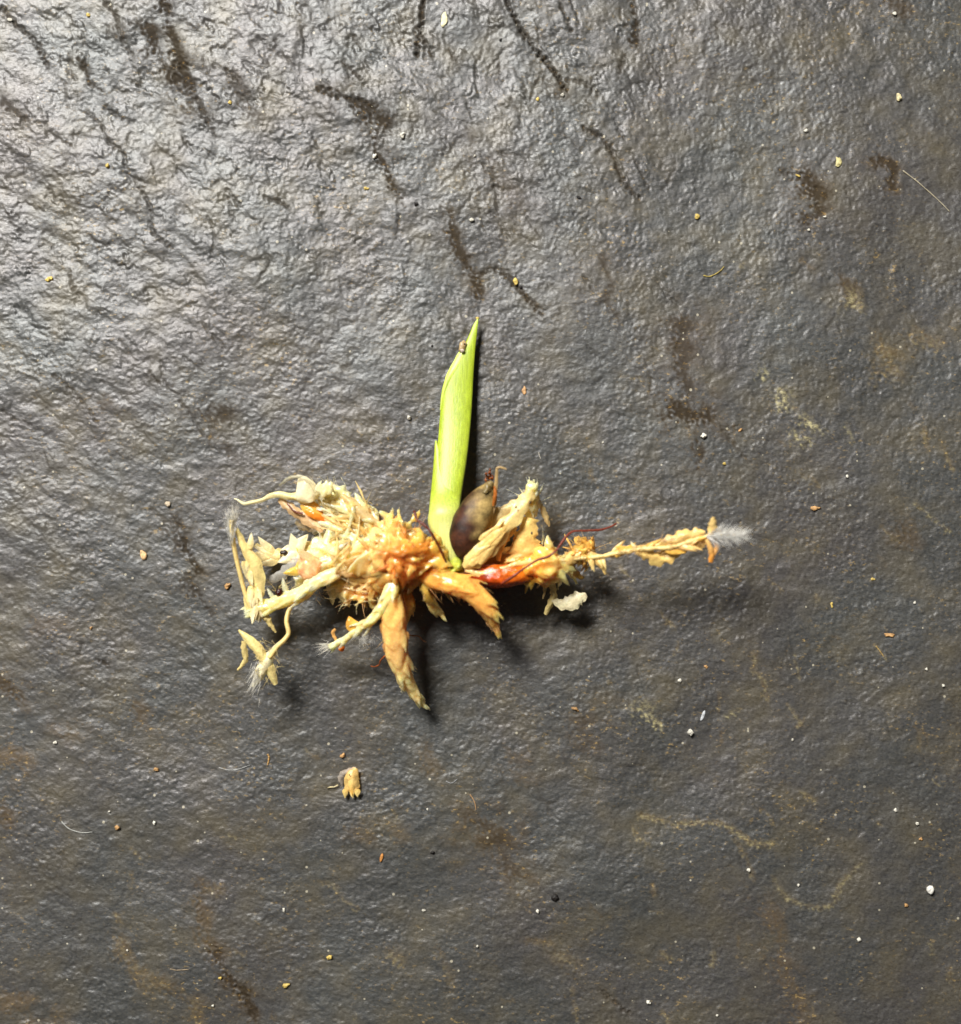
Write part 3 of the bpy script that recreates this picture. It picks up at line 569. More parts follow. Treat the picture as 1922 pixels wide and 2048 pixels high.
def fuse(mbx, name, parent, mat, voxel=.00012, col=None, smooth=2, label=None):
    """melt overlapping closed strips and bodies into one soaked, continuous mass"""
    t = mbx.build('temporary', mat); md = t.modifiers.new('r', 'REMESH'); md.mode = 'VOXEL'; md.voxel_size = voxel; md.use_smooth_shade = True
    if smooth: sm = t.modifiers.new('s', 'SMOOTH'); sm.factor = .5; sm.iterations = smooth
    me = bpy.data.meshes.new_from_object(t.evaluated_get(bpy.context.evaluated_depsgraph_get())); me.name = name
    n = len(me.vertices); v = np.zeros(n*3, np.float32); me.vertices.foreach_get('co', v); v = v.reshape(-1, 3).astype(float); v[:, 2] = np.maximum(v[:, 2], .00012)
    f = (H-v[:, 2])/H; nz = SineNoise(.0016, 77)(v)*.6+SineNoise(.0007, 78)(v)*.4; c = (col or mcol)(v[:, 0]/f/S+961, 1024-v[:, 1]/f/S, nz)
    for a in list(me.color_attributes): me.color_attributes.remove(a)
    at = me.color_attributes.new('tint', 'FLOAT_COLOR', 'POINT'); at.data.foreach_set('color', np.hstack([np.clip(c, 0, 1), np.ones((n, 1))]).ravel())
    o0 = np.array(parent['_o'][:]); me.vertices.foreach_set('co', (v-o0).ravel().astype(np.float32)); me.polygons.foreach_set('use_smooth', np.ones(len(me.polygons), bool))
    me.materials.clear(); me.materials.append(mat); me.update(); bpy.data.objects.remove(t)
    o = bpy.data.objects.new(name, me); C.objects.link(o); o.parent = parent; o['_o'] = [float(x) for x in o0]
    if label: o['label'] = label
    return o
def heap(mbx, cx, cy, rx, ry, n, L, W, ang=None, spread=.5, seed=0, **kw):
    r = np.random.default_rng(seed)
    for i in range(n):
        k = math.sqrt(r.uniform()); a = r.uniform(0, 6.283); x, y = cx+rx*k*math.cos(a), cy+ry*k*math.sin(a)
        an_ = (math.atan2(cy-y, x-cx) if ang is None else ang)+r.normal(0, spread); l = L*r.uniform(.5, 1.4)
        q_ = r.uniform(); w_ = W*(r.uniform(.2, .45) if q_ < .5 else r.uniform(.5, 1) if q_ < .86 else r.uniform(1.1, 1.7)); shred(mbx, x-.4*l*math.cos(an_), y+.4*l*math.sin(an_), an_, l*(.8 if w_ > W else 1), w_, r=r, **kw)

def mass(mbx, cx, cy, rx, ry, z0, zdome, n, leaf, cols, ang0=None, lift=0.25, seed=0, wl=0.55, radial=True, spread=0.5, cup=0.4):
    """many leaves lying on a dome, pointing outwards (or along ang0)"""
    r = np.random.default_rng(seed)
    for i in range(n):
        rad = math.sqrt(r.uniform(0, 1)); a = r.uniform(0, 2*math.pi); ux, uy = rad*math.cos(a), rad*math.sin(a)
        z = z0+zdome*(1-rad*rad)+r.uniform(-0.4, 0.4)
        p = P(cx+rx*ux, cy+ry*uy, z)
        nrm = unit(np.array([ux*0.8, -uy*0.8, 0.75])+r.normal(0, 0.25, 3))
        an = (math.atan2(-uy, ux)+r.normal(0, spread)) if radial else (ang0+r.normal(0, spread))
        d = np.array([math.cos(an), math.sin(an), lift*r.uniform(-0.6, 1.2)-0.7*rad]); d = unit(d-nrm*(d@nrm)*0.75)
        l = leaf*S*r.uniform(0.6, 1.35)
        c = cols(ux, uy, r)*r.uniform(0.85, 1.12)
        mbx.shell(p-d*l*0.4, d, nrm, l, l*wl*r.uniform(0.7, 1.35), cup=cup*r.uniform(0.4, 1.5), curl=r.uniform(-0.1, 0.6), col=c, tipcol=c*1.1, nu=7, nv=5)

# cream matted heart
mbx = MB(); mbx.crumpled(P(690,1106,.8), 68*S, 52*S, 5.0e-3, bcol, wl=.0034, amp=.22, seed=3, stretch=(.5, 1.2, 1), rot=.6)
mbx.crumpled(P(735,1080,.8), 52*S, 48*S, 4.8e-3, bcol, wl=.0034, amp=.22, seed=6, stretch=(.45, 1.2, 1), rot=-.8)
mbx.crumpled(P(655,1135,.8), 44*S, 26*S, 3.4e-3, bcol, wl=.0034, amp=.22, seed=7, stretch=(.45, 1.2, 1), rot=.5)
heap(mbx, 692,1104,58,46,40,104,24, ang=.7, spread=.45, seed=70, lift=.25, zoff=.2, wild=.28, depth=.3); heap(mbx, 660,1130,44,26,16,84,18, ang=.5, spread=.3, seed=71, lift=.25, zoff=.2, wild=.25, depth=.3); heap(mbx, 740,1080,36,34,24,80,24, ang=2.3, spread=.3, seed=72, lift=.25, zoff=.2, wild=.22, depth=.3)
heart = fuse(mbx, 'matted_heart', clump, M_jelly, label='cream matted heart of the moss')
mbx = MB(); heap(mbx, 695,1100,58,46,22,80,14, ang=.7, spread=.6, seed=170, lift=.4, zoff=.7, wild=.3, depth=.1); mbx.build('matted_shreds', M_shred, heart)

# orange ruffled tuft
mbx = MB(); mbx.crumpled(P(802,1116,.8), 62*S, 54*S, 7.0e-3, bcol, wl=.0034, amp=.22, nu=120, nv=220, seed=8, stretch=(.8, 1, 1))
mbx.crumpled(P(852,1130,.8), 34*S, 38*S, 6.4e-3, bcol, wl=.0034, amp=.22, nu=80, nv=150, seed=18)
heap(mbx, 798,1110,50,44,40,92,32, spread=.9, seed=80, lift=.4, wild=.5, zoff=.2, depth=.35); heap(mbx, 800,1102,36,34,14,84,38, ang=.6, spread=1.0, seed=81, lift=.7, wild=.5, zoff=.7, depth=.2); heap(mbx, 850,1120,30,42,22,80,24, ang=1.2, spread=.6, seed=82, lift=.4, zoff=.2, wild=.35, depth=.3); heap(mbx, 784,1066,26,20,12,66,22, ang=1.8, spread=.5, seed=83, lift=.6, zoff=.3, wild=.4)
tuft = fuse(mbx, 'orange_tuft', clump, M_jelly, smooth=4, label='orange ruffled tuft in the middle of the clump')
mbx = MB(); heap(mbx, 805,1105,48,44,22,64,18, spread=.9, seed=180, lift=.6, wild=.4, zoff=1.0, depth=.1); mbx.build('ruffled_shreds', M_shred, tuft)
# upper left wing
mbx = MB()
mbx.crumpled(P(712,1042,.8), 46*S, 34*S, 4.2e-3, bcol, wl=.0034, amp=.22, seed=61, stretch=(.4, 1.3, 1), rot=-.8)
mbx.crumpled(P(674,1006,.8), 30*S, 24*S, 2.8e-3, bcol, wl=.0034, amp=.22, seed=63, stretch=(.4, 1.3, 1), rot=-.8)
heap(mbx, 714,1044,38,26,34,88,26, ang=2.32, spread=.13, seed=75, lift=.2, wild=.14, zoff=.2, depth=.3); heap(mbx, 680,1012,20,20,18,80,22, ang=2.3, spread=.18, seed=76, lift=.2, wild=.16, zoff=.2, depth=.3); heap(mbx, 640,1012,22,12,10,60,14, ang=2.6, spread=.25, seed=77, lift=.2, wild=.2, zoff=.2)
wing = fuse(mbx, 'upper_wing', clump, M_jelly, label='yellow cream wing of moss beside the clump top')
mbx = MB(); heap(mbx, 705,1036,44,32,16,90,16, ang=2.32, spread=.2, seed=175, lift=.3, wild=.16, zoff=.8, depth=.1); mbx.build('wing_shreds', M_shred, wing)
mbx = MB(); mbx.shell(P(622,1004,6.0), np.array([-.35,.9,.2]), np.array([0,.1,1]), 50*S, 52*S, .5, .5, PALE, PALE, 12, 11, blunt=.8)
mbx.shell(P(630,1000,5.6), np.array([-.6,.7,.1]), np.array([-.2,.3,1]), 44*S, 40*S, .7, .4, CREAM, PALE, 10, 9, blunt=.8); mbx.build('round_leaf', M_moss, wing, label='rounded pale cup leaf')
mbx = MB(); mbx.blob(P(651,980,5.6), 13*S, 17*S, 11*S, CREAM, .07, .003, 16, 22); 
for k in range(8): mbx.shell(P(651+rng.normal(0,6), 986+rng.normal(0,5), 7.1), np.array([rng.normal(0,.4), 1, .2]), np.array([rng.normal(0,.4),.2,1]), 26*S, 16*S, .5, .4, STRAW, CREAM, thick=1.5*S)
fuse(mbx, 'knob', wing, M_jelly, voxel=.0001)
mbx = MB(); mbx.ribbon([(684,990,6.4,8),(703,1006,6.8,20),(724,1026,7.0,22),(745,1044,7.0,16),(764,1056,6.9,6)], TAN, n=30, nv=7, curve=.35, crumple=.05); mbx.build('strap_leaf', M_straw, wing)
mbx = MB(); mbx.ribbon([(634,990,6.2,12),(622,968,6.6,10),(608,957,6.8,9),(589,955,6.6,8),(574,961,6.1,8),(560,972,5.5,6)], PALE, n=34, nv=5, curve=.3, crumple=.05, twist=.8); mbx.build('curled_ribbon', M_film, wing)
mbx = MB(); mbx.ribbon([(612,1000,5.6,24),(587,994,5.6,15),(551,990,5.4,12),(525,999,5.0,8),(491,1007,4.5,7),(478,1001,4.3,4),(468,997,4.1,2)], CREAM, n=50, nv=5, curve=.35, crumple=.07, endcol=PALE); mbx.build('whip', M_straw, wing)
mbx = MB(); mbx.ribbon([(558,998,4.6,10),(575,1012,4.8,18),(595,1028,5.0,20),(619,1045,5.2,18),(648,1058,5.4,14)], srgb(224,186,136), n=34, nv=7, curve=.25, crumple=.08)
mbx.ribbon([(574,1006,5.2,3),(588,1022,5.5,4),(606,1027,5.6,5)], srgb(110,50,16), n=14, nv=3); mbx.build('pink_strap', M_straw, wing)
mbx = MB(); mbx.shell(P(606,1004,5.2), np.array([.75,-.6,.05]), np.array([.1,.2,1]), 68*S, 36*S, .6, .3, YEL, ORG, 10, 9); mbx.shell(P(612,1018,5.5), np.array([.85,-.5,.0]), np.array([0,.3,1]), 52*S, 22*S, .7, .3, ORG, DORG, 10, 7); mbx.build('orange_leaf', M_wet, wing)
mbx = MB(); mbx.ribbon([(598,1036,3.6,8),(600,1050,3.5,20),(616,1054,3.6,18),(636,1056,3.8,10)], TAN, n=20, nv=6, curve=.3); mbx.build('clear_leaf', M_film, wing)

# lower left orange cups
mbx = MB(); mbx.crumpled(P(712,1170,.4), 50*S, 28*S, 3.0e-3, bcol, wl=.0034, amp=.22, seed=66)
for (x, y, ax_, ay, l, w_, c) in [(668,1152,-.1,-1,62,34,STRAW),(690,1160,.1,-1,58,38,PEACH),(715,1172,.3,-.9,50,32,PEACH),(664,1165,.5,-.8,64,26,STRAW),(742,1160,-.9,-.35,78,28,PEACH),(735,1175,-.9,-.5,72,24,ORG),(755,1190,-1,-.1,70,26,PEACH)]:
    mbx.shell(P(x, y, 5.2), np.array([ax_, ay, -.26]), np.array([-.1, -.2, 1]), l*S, w_*S, .8, .35, c, c, 12, 9, blunt=.3, wr=.10, thick=2*S)
heap(mbx, 718,1174,46,22,22,84,24, ang=2.8, spread=.45, seed=78, lift=.3, zoff=.2, wild=.35, depth=.3); heap(mbx, 768,1158,34,24,17,84,24, ang=-2.6, spread=.5, seed=79, lift=.4, zoff=.3, wild=.35, depth=.3); heap(mbx, 835,1160,28,14,12,74,20, ang=-.3, spread=.4, seed=74, lift=.3, zoff=.2, wild=.35, depth=.3); fuse(mbx, 'cup_leaves', clump, M_jelly, label='orange cupped leaves under the left of the clump')

# pink fleshy lobe
mbx = MB(); mbx.blob(P(617,1133,6.0), 26*S, 24*S, 1.5e-3, srgb(246,194,148), .08, .002, 26, 34, seed=17); mbx.shell(P(600,1142,6.6), np.array([-.9,-.1,.1]), np.array([0,0,1]), 34*S, 24*S, .6, .2, YEL, ORG, 9, 7, thick=2*S); mbx.shell(P(628,1126,7.0), np.array([-.6,.5,.1]), np.array([0,.2,1]), 46*S, 30*S, .6, .2, srgb(246,200,156), srgb(244,186,130), 9, 7, thick=2*S)
fuse(mbx, 'pink_lobe', clump, M_jelly, voxel=.0001, col=lambda x, y, n: np.where((x < 596)[..., None], ORG*.5+YEL*.5, srgb(248,184,132))*(1+.12*n[..., None]), label='pinkish fleshy lobe')
mbx = MB(); mbx.ribbon([(604,1120,5.4,28),(580,1138,5.0,26),(552,1156,4.6,18),(520,1170,4.2,12)], srgb(214,210,200), n=26, nv=8, curve=.2, crumple=.04); mbx.build('clear_film', M_film, clump)

# tapering branches
AMB = srgb(254, 184, 98); AMT = srgb(255, 216, 146)
def add_branch(name, ctrl, col, tip, label=None, rows=11, amp=.08, seed=0, jag=26):
    mbx = MB(); c2 = [(a, b, z, w_*.9) for a, b, z, w_ in ctrl]; mbx.catkin(c2, col, tip, rows=rows, amp=amp, seed=seed); r = np.random.default_rng(seed+50)
    q = spline(ctrl, 60); pts = np.array([P(a, b, c) for a, b, c, _ in q]); t, a_, b_ = frames(pts)
    for i in range(jag):
        k = int(r.uniform(.04, .93)*59); an_ = r.uniform(0, 6.283); o = math.cos(an_)*a_[k]+math.sin(an_)*b_[k]; R_ = q[k, 3]*S*.5; l = (12+.55*q[k, 3])*S*r.uniform(.7, 1.2)
        mbx.shell(pts[k]+o*R_*.84, t[k]+o*r.uniform(.02, .20), o, l, l*.55, .5, .1, col, col, 8, 6, thick=1.5*S)
    L0 = np.array([q[0, 0], q[0, 1]]); L1 = np.array([q[-1, 0], q[-1, 1]]); ax_ = (L1-L0)/((L1-L0)@(L1-L0))
    def cf(x, y, n): u_ = np.clip((x-L0[0])*ax_[0]+(y-L0[1])*ax_[1], 0, 1)[..., None]; return (np.asarray(col)*(1-u_)+np.asarray(tip)*u_)*(1+.10*n[..., None])
    return fuse(mbx, name, clump, M_jelly, voxel=.0001, col=cf, smooth=1, label=label)
add_branch('branch', [(782,1190,7.4,46),(787,1232,7.4,54),(789,1273,7.0,52),(795,1314,6.2,47),(809,1350,5.2,35),(829,1385,4.0,22),(845,1408,3.0,12),(854,1419,2.5,3)], AMB, AMT, rows=12, seed=1, label='long tapering branch pointing away from the leaf')
add_branch('branch', [(826,1136,6.6,26),(852,1152,7.4,38),(900,1166,8.0,46),(930,1174,8.0,47),(958,1196,7.8,46),(976,1220,7.2,38),(988,1245,6.5,25),(994,1262,6.0,13),(996,1276,5.6,2)], ORG*.6+AMB*.4, AMB, rows=11, amp=.11, seed=2, label='orange claw shaped branch curving below the rhizome')
add_branch('branch', [(846,1175,6.4,14),(858,1196,6.0,23),(870,1215,5.3,19),(880,1228,4.7,10),(887,1237,4.4,2)], AMB, AMT*.5+AMB*.5, rows=5, seed=3, label='small pointed orange shoot')
add_branch('branch', [(812,1180,5.6,22),(818,1210,4.8,20),(812,1240,3.8,14),(806,1262,3.2,4)], ORG, AMB, rows=6, seed=4)
mbx = MB()
for (x, y, dx, dy, l, w_) in [(944,1190,-.15,-1,26,14),(916,1186,.1,-1,24,16),(930,1190,-.1,-1,20,12),(962,1216,-.3,-1,18,10),(812,1268,.2,-1,20,12),(766,1250,-.2,-1,22,12),(770,1290,-.1,-1,20,10),(972,1196,.5,-1,20,12)]:
    c = AMB*rng.uniform(.9, 1.05); mbx.shell(P(x, y-4, 7.6), np.array([dx, dy, -.25]), np.array([0, -.2, 1]), l*S, w_*S, .4, .2, c, c, 8, 6)
mbx.build('loose_scales', M_shred, clump)
# ruffles at the foot of the claw
mbx = MB(); mbx.crumpled(P(880,1158,2.0), 36*S, 24*S, 5.2e-3, bcol, wl=.0034, amp=.22, seed=67); heap(mbx, 880,1158,30,18,20,56,16, ang=-.3, spread=.7, seed=68, lift=.4); fuse(mbx, 'ruffle', clump, M_jelly)
# pale bleached strand over the lower edge
mbx = MB(); mbx.branch([(790,1165,8.0,30),(780,1190,8.2,40),(768,1212,8.0,36),(748,1236,7.4,26),(727,1251,6.8,20),(697,1273,5.8,18),(672,1287,4.8,14),(655,1296,4.2,6)], CREAM, PALE, leaf=34, n=56, spread=.12, core=.5, jit=.4, wl=.6, thick=1.3*S)
bl = fuse(mbx, 'bleached_branch', clump, M_jelly, voxel=.0001, col=lambda x, y, n: (CREAM*.7+PEACH*.3*np.clip((x-660)/120, 0, 1)[..., None]+PALE*.3*(1-np.clip((x-660)/120, 0, 1))[..., None])*(1+.15*n[..., None]), label='bleached moss twig with a white hairy end')
mbx = MB(); mbx.shell(P(708,1262,6.2), np.array([-.35,.9,.2]), np.array([-.2,0,1]), 30*S, 34*S, .5, .4, YEL, ORG*.5+YEL*.5, 8, 7); mbx.ribbon([(672,1280,5.0,5),(665,1266,5.3,7),(671,1258,5.5,4)], PEACH, n=12, nv=4); mbx.blob(P(682,1296,4.9), 6*S, 8*S, 5*S, DORG, .1, .001, 10, 12); mbx.build('leaf_scrap', M_wet, bl)

def hairs(mbx, base, dirs, lens, r0=0.9, col=WHITE, bend=.25, seed=0, n_seg=6):
    r = np.random.default_rng(seed)
    for b, d, l in zip(base, dirs, lens):
        d = unit(d); side = unit(np.cross(d, r.normal(size=3))); t = np.linspace(0, 1, n_seg)[:, None]
        mbx.tube(b+d*l*t+side*l*bend*r.uniform(-1, 1)*t*t, r0*S*0.5*(1.1-t[:, 0]), col*r.uniform(.9, 1.05), 3)
mbx = MB(); b = [P(660+rng.normal(0,5), 1291+rng.normal(0,4), 4.6) for _ in range(46)]; hairs(mbx, b, [np.array([-1+rng.normal(0,.25), -.35+rng.normal(0,.35), rng.normal(0,.2)]) for _ in b], rng.uniform(14, 34, 46)*S)
b = [P(727+rng.normal(0,9), 1262+rng.normal(0,6), 6.3) for _ in range(60)]; hairs(mbx, b, [np.array([rng.normal(0,.6), -1, rng.normal(0,.3)]) for _ in b], rng.uniform(14, 38, 60)*S, r0=.7, seed=4); mbx.build('white_hairs', M_hair, bl)

def fray(name, parent, spots, n, seed, zf=None, ln=(14, 44), r0=1.5, flat=.35):
    r = np.random.default_rng(seed); mbx = MB()
    for i in range(n):
        cx, cy, rx, ry, an_, sp, z0 = spots[r.integers(len(spots))]; a = r.uniform(0, 6.283); k = math.sqrt(r.uniform(.15, 1)); x, y = cx+rx*k*math.cos(a), cy+ry*k*math.sin(a)
        d = r.normal(an_, sp) if an_ is not None else math.atan2(cy-y, x-cx)+r.normal(0, .7); z = z0 if z0 else dome(x, y)*r.uniform(.8, 1.08)+.2
        b = P(x, y, z); hairs(mbx, [b], [np.array([math.cos(d), math.sin(d), r.normal(.05, flat)])], [r.uniform(*ln)*S], r0=r0*r.uniform(.6, 1.4), col=np.clip(mcol(x, y)*r.uniform(.9, 1.1)*.7+PALE*.3, 0, 1), bend=.5, seed=int(r.integers(1e6)), n_seg=7)
    return mbx.build(name, M_hair, parent)
fray('frayed_fibres', clump, [(690,1104,70,56,None,0,0), (800,1110,66,60,None,0,0), (712,1040,52,44,2.3,.5,0), (720,1175,54,30,None,0,0), (665,1000,34,30,2.3,.6,0), (880,1162,40,24,-.6,.8,0)], 330, 301)
fray('frayed_fibres', clump, [(789,1273,24,50,-1.5,.6,7.2), (805,1340,18,36,-1.1,.5,5.6), (950,1190,30,22,-1.0,.6,7.9), (985,1240,14,24,-1.2,.4,6.6)], 70, 302, ln=(8, 24), r0=1.2)

# ------------------------------------------------------------------ right hand moss: straps beside the bulb
rs = thing('moss_tuft', 'pale papery moss straps standing beside the dark bulb', 'moss', [*P(1040,1110)[:2], 0])
mbx = MB(); mbx.ribbon([(928,1136,7.4,14),(942,1124,7.9,34),(966,1103,8.1,40),(992,1076,8.0,36),(1018,1046,7.8,30),(1038,1020,7.6,28),(1052,998,7.5,26),(1062,980,7.4,20)], CREAM*.6+YEL*.4, n=54, nv=9, curve=.22, crumple=.045, endcol=CREAM*.8+TAN*.2)
for k in range(16):
    t = rng.uniform(.02, .5); c0 = np.array([930+120*t*1.0, 1134-130*t]); c = (CREAM*.6+YEL*.4)*rng.uniform(.88, 1.08)
    mbx.shell(P(c0[0]+rng.normal(0,6), c0[1]+rng.normal(0,6), 8.1), np.array([.66,.74,.05])+rng.normal(0,.08,3), np.array([.1,-.1,1])+rng.normal(0,.15,3), rng.uniform(40,70)*S, rng.uniform(13,22)*S, .35, .1, c, c)
mbx.build('strap_leaf', M_moss, rs)
mbx = MB(); mbx.ribbon([(960,1050,5.6,30),(985,1040,6.0,34),(1010,1024,6.2,26),(1040,1003,6.6,18)], TAN*.8+CREAM*.2, n=26, nv=7, curve=.2, crumple=.06); mbx.build('strap_leaf', M_straw, rs)
mbx = MB(); mbx.blob(P(1063,1010,5.6), 15*S, 28*S, 14*S, CREAM, .06, .003, 22, 26, rotz=-.1, seed=23); heap(mbx, 1063,1006,9,22,16,64,18, ang=1.5, spread=.2, seed=25, lift=.2, wild=.15, depth=.2); mbx.blob(P(1064,974,6.9), 11*S, 8*S, 7*S, PALE, .10, .003, 14, 18, seed=24)
fuse(mbx, 'folded_leaf', rs, M_jelly, voxel=.0001, label='folded pale leaf with a blunt knob')
mbx = MB(); mbx.ribbon([(1062,1036,6.6,30),(1056,1060,6.6,36),(1052,1085,6.4,50),(1054,1106,6.3,74),(1056,1120,6.3,84)], CREAM*.5+YEL*.5, n=34, nv=11, curve=.16, crumple=.03, endcol=PEACH*.6+YEL*.4); mbx.build('strap_leaf', M_moss, rs)
mbx = MB(); mbx.ribbon([(1030,1052,7.0,16),(1012,1072,6.9,18),(1002,1095,6.7,14),(996,1122,6.4,8)], PEACH*.5+YEL*.5, n=24, nv=6, curve=.3, crumple=.05); mbx.ribbon([(1038,1070,5.6,14),(1030,1100,5.4,20),(1034,1124,5.3,14)], ORG*.6+TAN*.4, n=20, nv=6); mbx.build('strap_leaf', M_straw, rs)
mbx = MB(); mbx.ribbon([(930,1140,7.2,8),(965,1147,7.5,12),(1000,1139,7.6,9),(1040,1128,7.5,10),(1080,1121,7.4,6),(1100,1114,7.3,4)], CREAM*.5+PEACH*.5, n=36, nv=5, curve=.3, crumple=.06); mbx.build('edge_leaf', M_wet, rs)
mbx = MB(); mbx.ribbon([(1078,1000,5.2,4),(1083,1014,5.0,9),(1090,1030,4.8,12),(1096,1044,4.5,9),(1099,1053,4.2,3)], TAN, n=22, nv=5, curve=.3, crumple=.06); mbx.build('hanging_leaf', M_straw, rs)
mbx = MB(); 
for (x, y, z) in [(1031,1014,8.1),(1060,1005,7.9),(1063,1066,7.2)]: mbx.blob(P(x, y, z), 2*S, 4.5*S, .6*S, srgb(52,30,14), .2, .0006, 8, 10)
mbx.build('dark_speck', M_straw, rs)
mbx = MB(); mbx.blob(P(1005,1128,3.0), 96*S, 34*S, 2.9e-3, ORG*.6, .06, .003); mbx.build('hidden_shadow_bulk', M_moss, rs)  # unseen bulk under straps and rhizome, enlarged to block light and deepen the shadow

# long strand reaching out to the right, raised clear of the slate
st = thing('moss_strand', 'long thin moss strand ending in white fluff, raised over the slate', 'moss', [*P(1150,1140)[:2], 0])
mbx = MB(); mbx.blob(P(1084,1132,5.6), 44*S, 36*S, 2.4e-3, ORG*.5+YEL*.5, .10, .0022, 26, 34, seed=41)
def qcol(x, y, r): t = np.clip(.5+.7*x+r.normal(0,.2), 0, 1); return ORG*(1-t)+(CREAM*.4+YEL*.6)*t
heap(mbx, 1088,1130,36,26,20,76,24, ang=-.2, spread=.7, seed=42, lift=.3, zoff=.4); heap(mbx, 1124,1122,22,20,10,56,18, ang=0, spread=.8, seed=43, lift=.4, zoff=.4)
for (x, y, dx, dy, c, l) in [(1050,1135,.1,-1,ORG,46),(1066,1140,-.1,-1,ORG,44),(1040,1140,.3,-1,DORG,34),(1112,1140,.6,-.7,STRAW,46),(1098,1098,-.1,1,PEACH,30),(1120,1128,.9,-.4,YEL,40)]: mbx.shell(P(x, y, 7.0), np.array([dx, dy, -.3]), np.array([0,-.3,1]), l*S, 24*S, .5, .3, c, c*1.05, 9, 7, thick=1.6*S)
fuse(mbx, 'clumped_leaves', st, M_jelly, voxel=.0001, label='orange to yellow leaves at the root of the strand')
mbx = MB(); heap(mbx, 1166,1100,20,14,20,46,15, spread=1.4, seed=44, lift=.7, zoff=.4, wild=.9); mbx.blob(P(1166,1102,6.4), 22*S, 16*S, 1.1e-3, YEL*.8, .14, .0014)
mbx.ribbon([(1130,1116,7.2,26),(1160,1112,7.6,22),(1190,1117,7.8,18),(1206,1134,7.6,10),(1211,1149,7.3,3)], STRAW, n=30, nv=6, curve=.3, crumple=.1)
for k in range(9): x = rng.uniform(1176, 1210); mbx.shell(P(x, 1115, 7.8), np.array([.3+rng.normal(0,.3),-1,rng.normal(0,.3)]), np.array([0,-.2,1]), rng.uniform(16,30)*S, 9*S, .4, .3, STRAW, CREAM)
mbx.build('crumpled_leaves', M_moss, st)
axis_pts = [(1120,1122,6.6,8),(1160,1117,7.4,8),(1200,1114,8.0,8),(1238,1106,8.6,8),(1291,1098,9.1,9),(1345,1093,9.5,9),(1398,1076,10.0,7),(1439,1070,10.4,5),(1470,1070,10.6,3)]
mbx = MB(); q = spline(axis_pts, 60); kk = np.cumsum(rng.normal(0, .5, 60)); kk -= np.linspace(kk[0], kk[-1], 60); q[:, 1] += kk*.8; mbx.tube(np.array([P(a, b, c) for a, b, c, _ in q]), q[:, 3]*S*.5*(1+.25*np.sin(np.arange(60)*1.1)+.2*np.sin(np.arange(60)*2.3)), CREAM, 8)
q2 = spline([(a+8*math.sin(i), b+3*math.cos(i*2), c-.15, 6) for i, (a, b, c, _) in enumerate(axis_pts[2:7])], 40); mbx.tube(np.array([P(a, b, c) for a, b, c, _ in q2]), 2.2*S, CREAM, 6); mbx.build('stem', M_moss, st)
mbx = MB()
mbx.ribbon([(1272,1104,9.0,8),(1296,1110,8.9,22),(1320,1116,8.7,28),(1346,1110,8.9,20),(1372,1100,9.3,8)], CREAM*.5+YEL*.35+ORG*.15, n=34, nv=7, curve=.3, crumple=.10, ragged=.2)
mbx.ribbon([(1312,1092,9.4,6),(1336,1084,9.7,18),(1366,1073,10.0,24),(1392,1066,10.2,18),(1410,1064,10.3,6)], CREAM*.5+YEL*.25+PEACH*.25, n=34, nv=7, curve=.3, crumple=.10, ragged=.2)
mbx.ribbon([(1366,1098,9.2,6),(1388,1092,9.4,20),(1408,1084,9.7,16),(1420,1076,10,5)], CREAM*.4+PEACH*.4+YEL*.2, n=22, nv=6, curve=.3, crumple=.12, ragged=.2)
for k in range(26):
    t = rng.uniform(.3, .8); i = int(t*59); x, y, z, _ = q[i]; c = (YEL if rng.random() < .5 else PEACH*.5+CREAM*.5); mbx.shell(P(x, y+rng.normal(0,5), z), np.array([1, .25+rng.normal(0,.35), rng.normal(0,.2)]), np.array([0, rng.normal(0,.4), 1]), rng.uniform(22,44)*S, rng.uniform(9,15)*S, .5, .2, c, c*1.05)
mbx.shell(P(1275,1101,9.1), np.array([-.6,.75,.1]), np.array([0,0,1]), 22*S, 9*S, .4, .2, CREAM, PALE)
mbx.build('clasping_leaves', M_moss, st, label='ragged yellow orange leaves along the strand')
mbx = MB(); mbx.ribbon([(1418,1076,10.4,8),(1424,1060,10.6,16),(1427,1046,10.8,14),(1427,1034,10.9,5)], PEACH*.4+CREAM*.6, n=20, nv=6, curve=.35, crumple=.06)
mbx.ribbon([(1414,1078,10.4,6),(1421,1094,10.4,10),(1424,1110,10.2,11),(1421,1125,9.9,8)], CREAM*.5+PEACH*.5, n=20, nv=6, curve=.35, crumple=.06, endcol=ORG); mbx.ribbon([(1430,1084,10.2,6),(1434,1096,10.1,9),(1429,1110,10,5)], PEACH, n=14, nv=5, curve=.3); mbx.build('side_leaf', M_straw, st)
mbx = MB(); b = []; dd = []; ll = []
for k in range(330):
    t = rng.uniform(0, 1); x = 1412+68*t; b.append(P(x, 1072-2*t+rng.normal(0,1.5), 10.4+.2*t)); a = rng.uniform(0, 2*math.pi); s_ = .9-.35*t; dd.append(np.array([.55+.5*t, math.cos(a)*s_, math.sin(a)*s_*.6])); ll.append(rng.uniform(.5,1)*(40-6*t)*S)
hairs(mbx, b, dd, ll, r0=1.4, col=srgb(255,252,246), seed=9); mbx.build('white_fluff', M_hair, st, label='white feathery fluff at the strand tip')
fray('frayed_fibres', st, [(1088,1130,46,34,None,0,0), (1166,1102,28,20,None,0,0), (1290,1100,60,9,.1,.9,9.2), (1370,1084,50,14,.3,.8,9.8)], 150, 303, ln=(8, 30), r0=1.2)
mbx = MB(); mbx.ribbon([(1098,1158,5.8,10),(1104,1172,5.0,13),(1108,1188,4.4,13),(1106,1200,4.0,14),(1098,1214,3.4,12),(1091,1230,2.8,8)], CREAM*.8+TAN*.2, n=30, nv=7, curve=.4, crumple=.07)
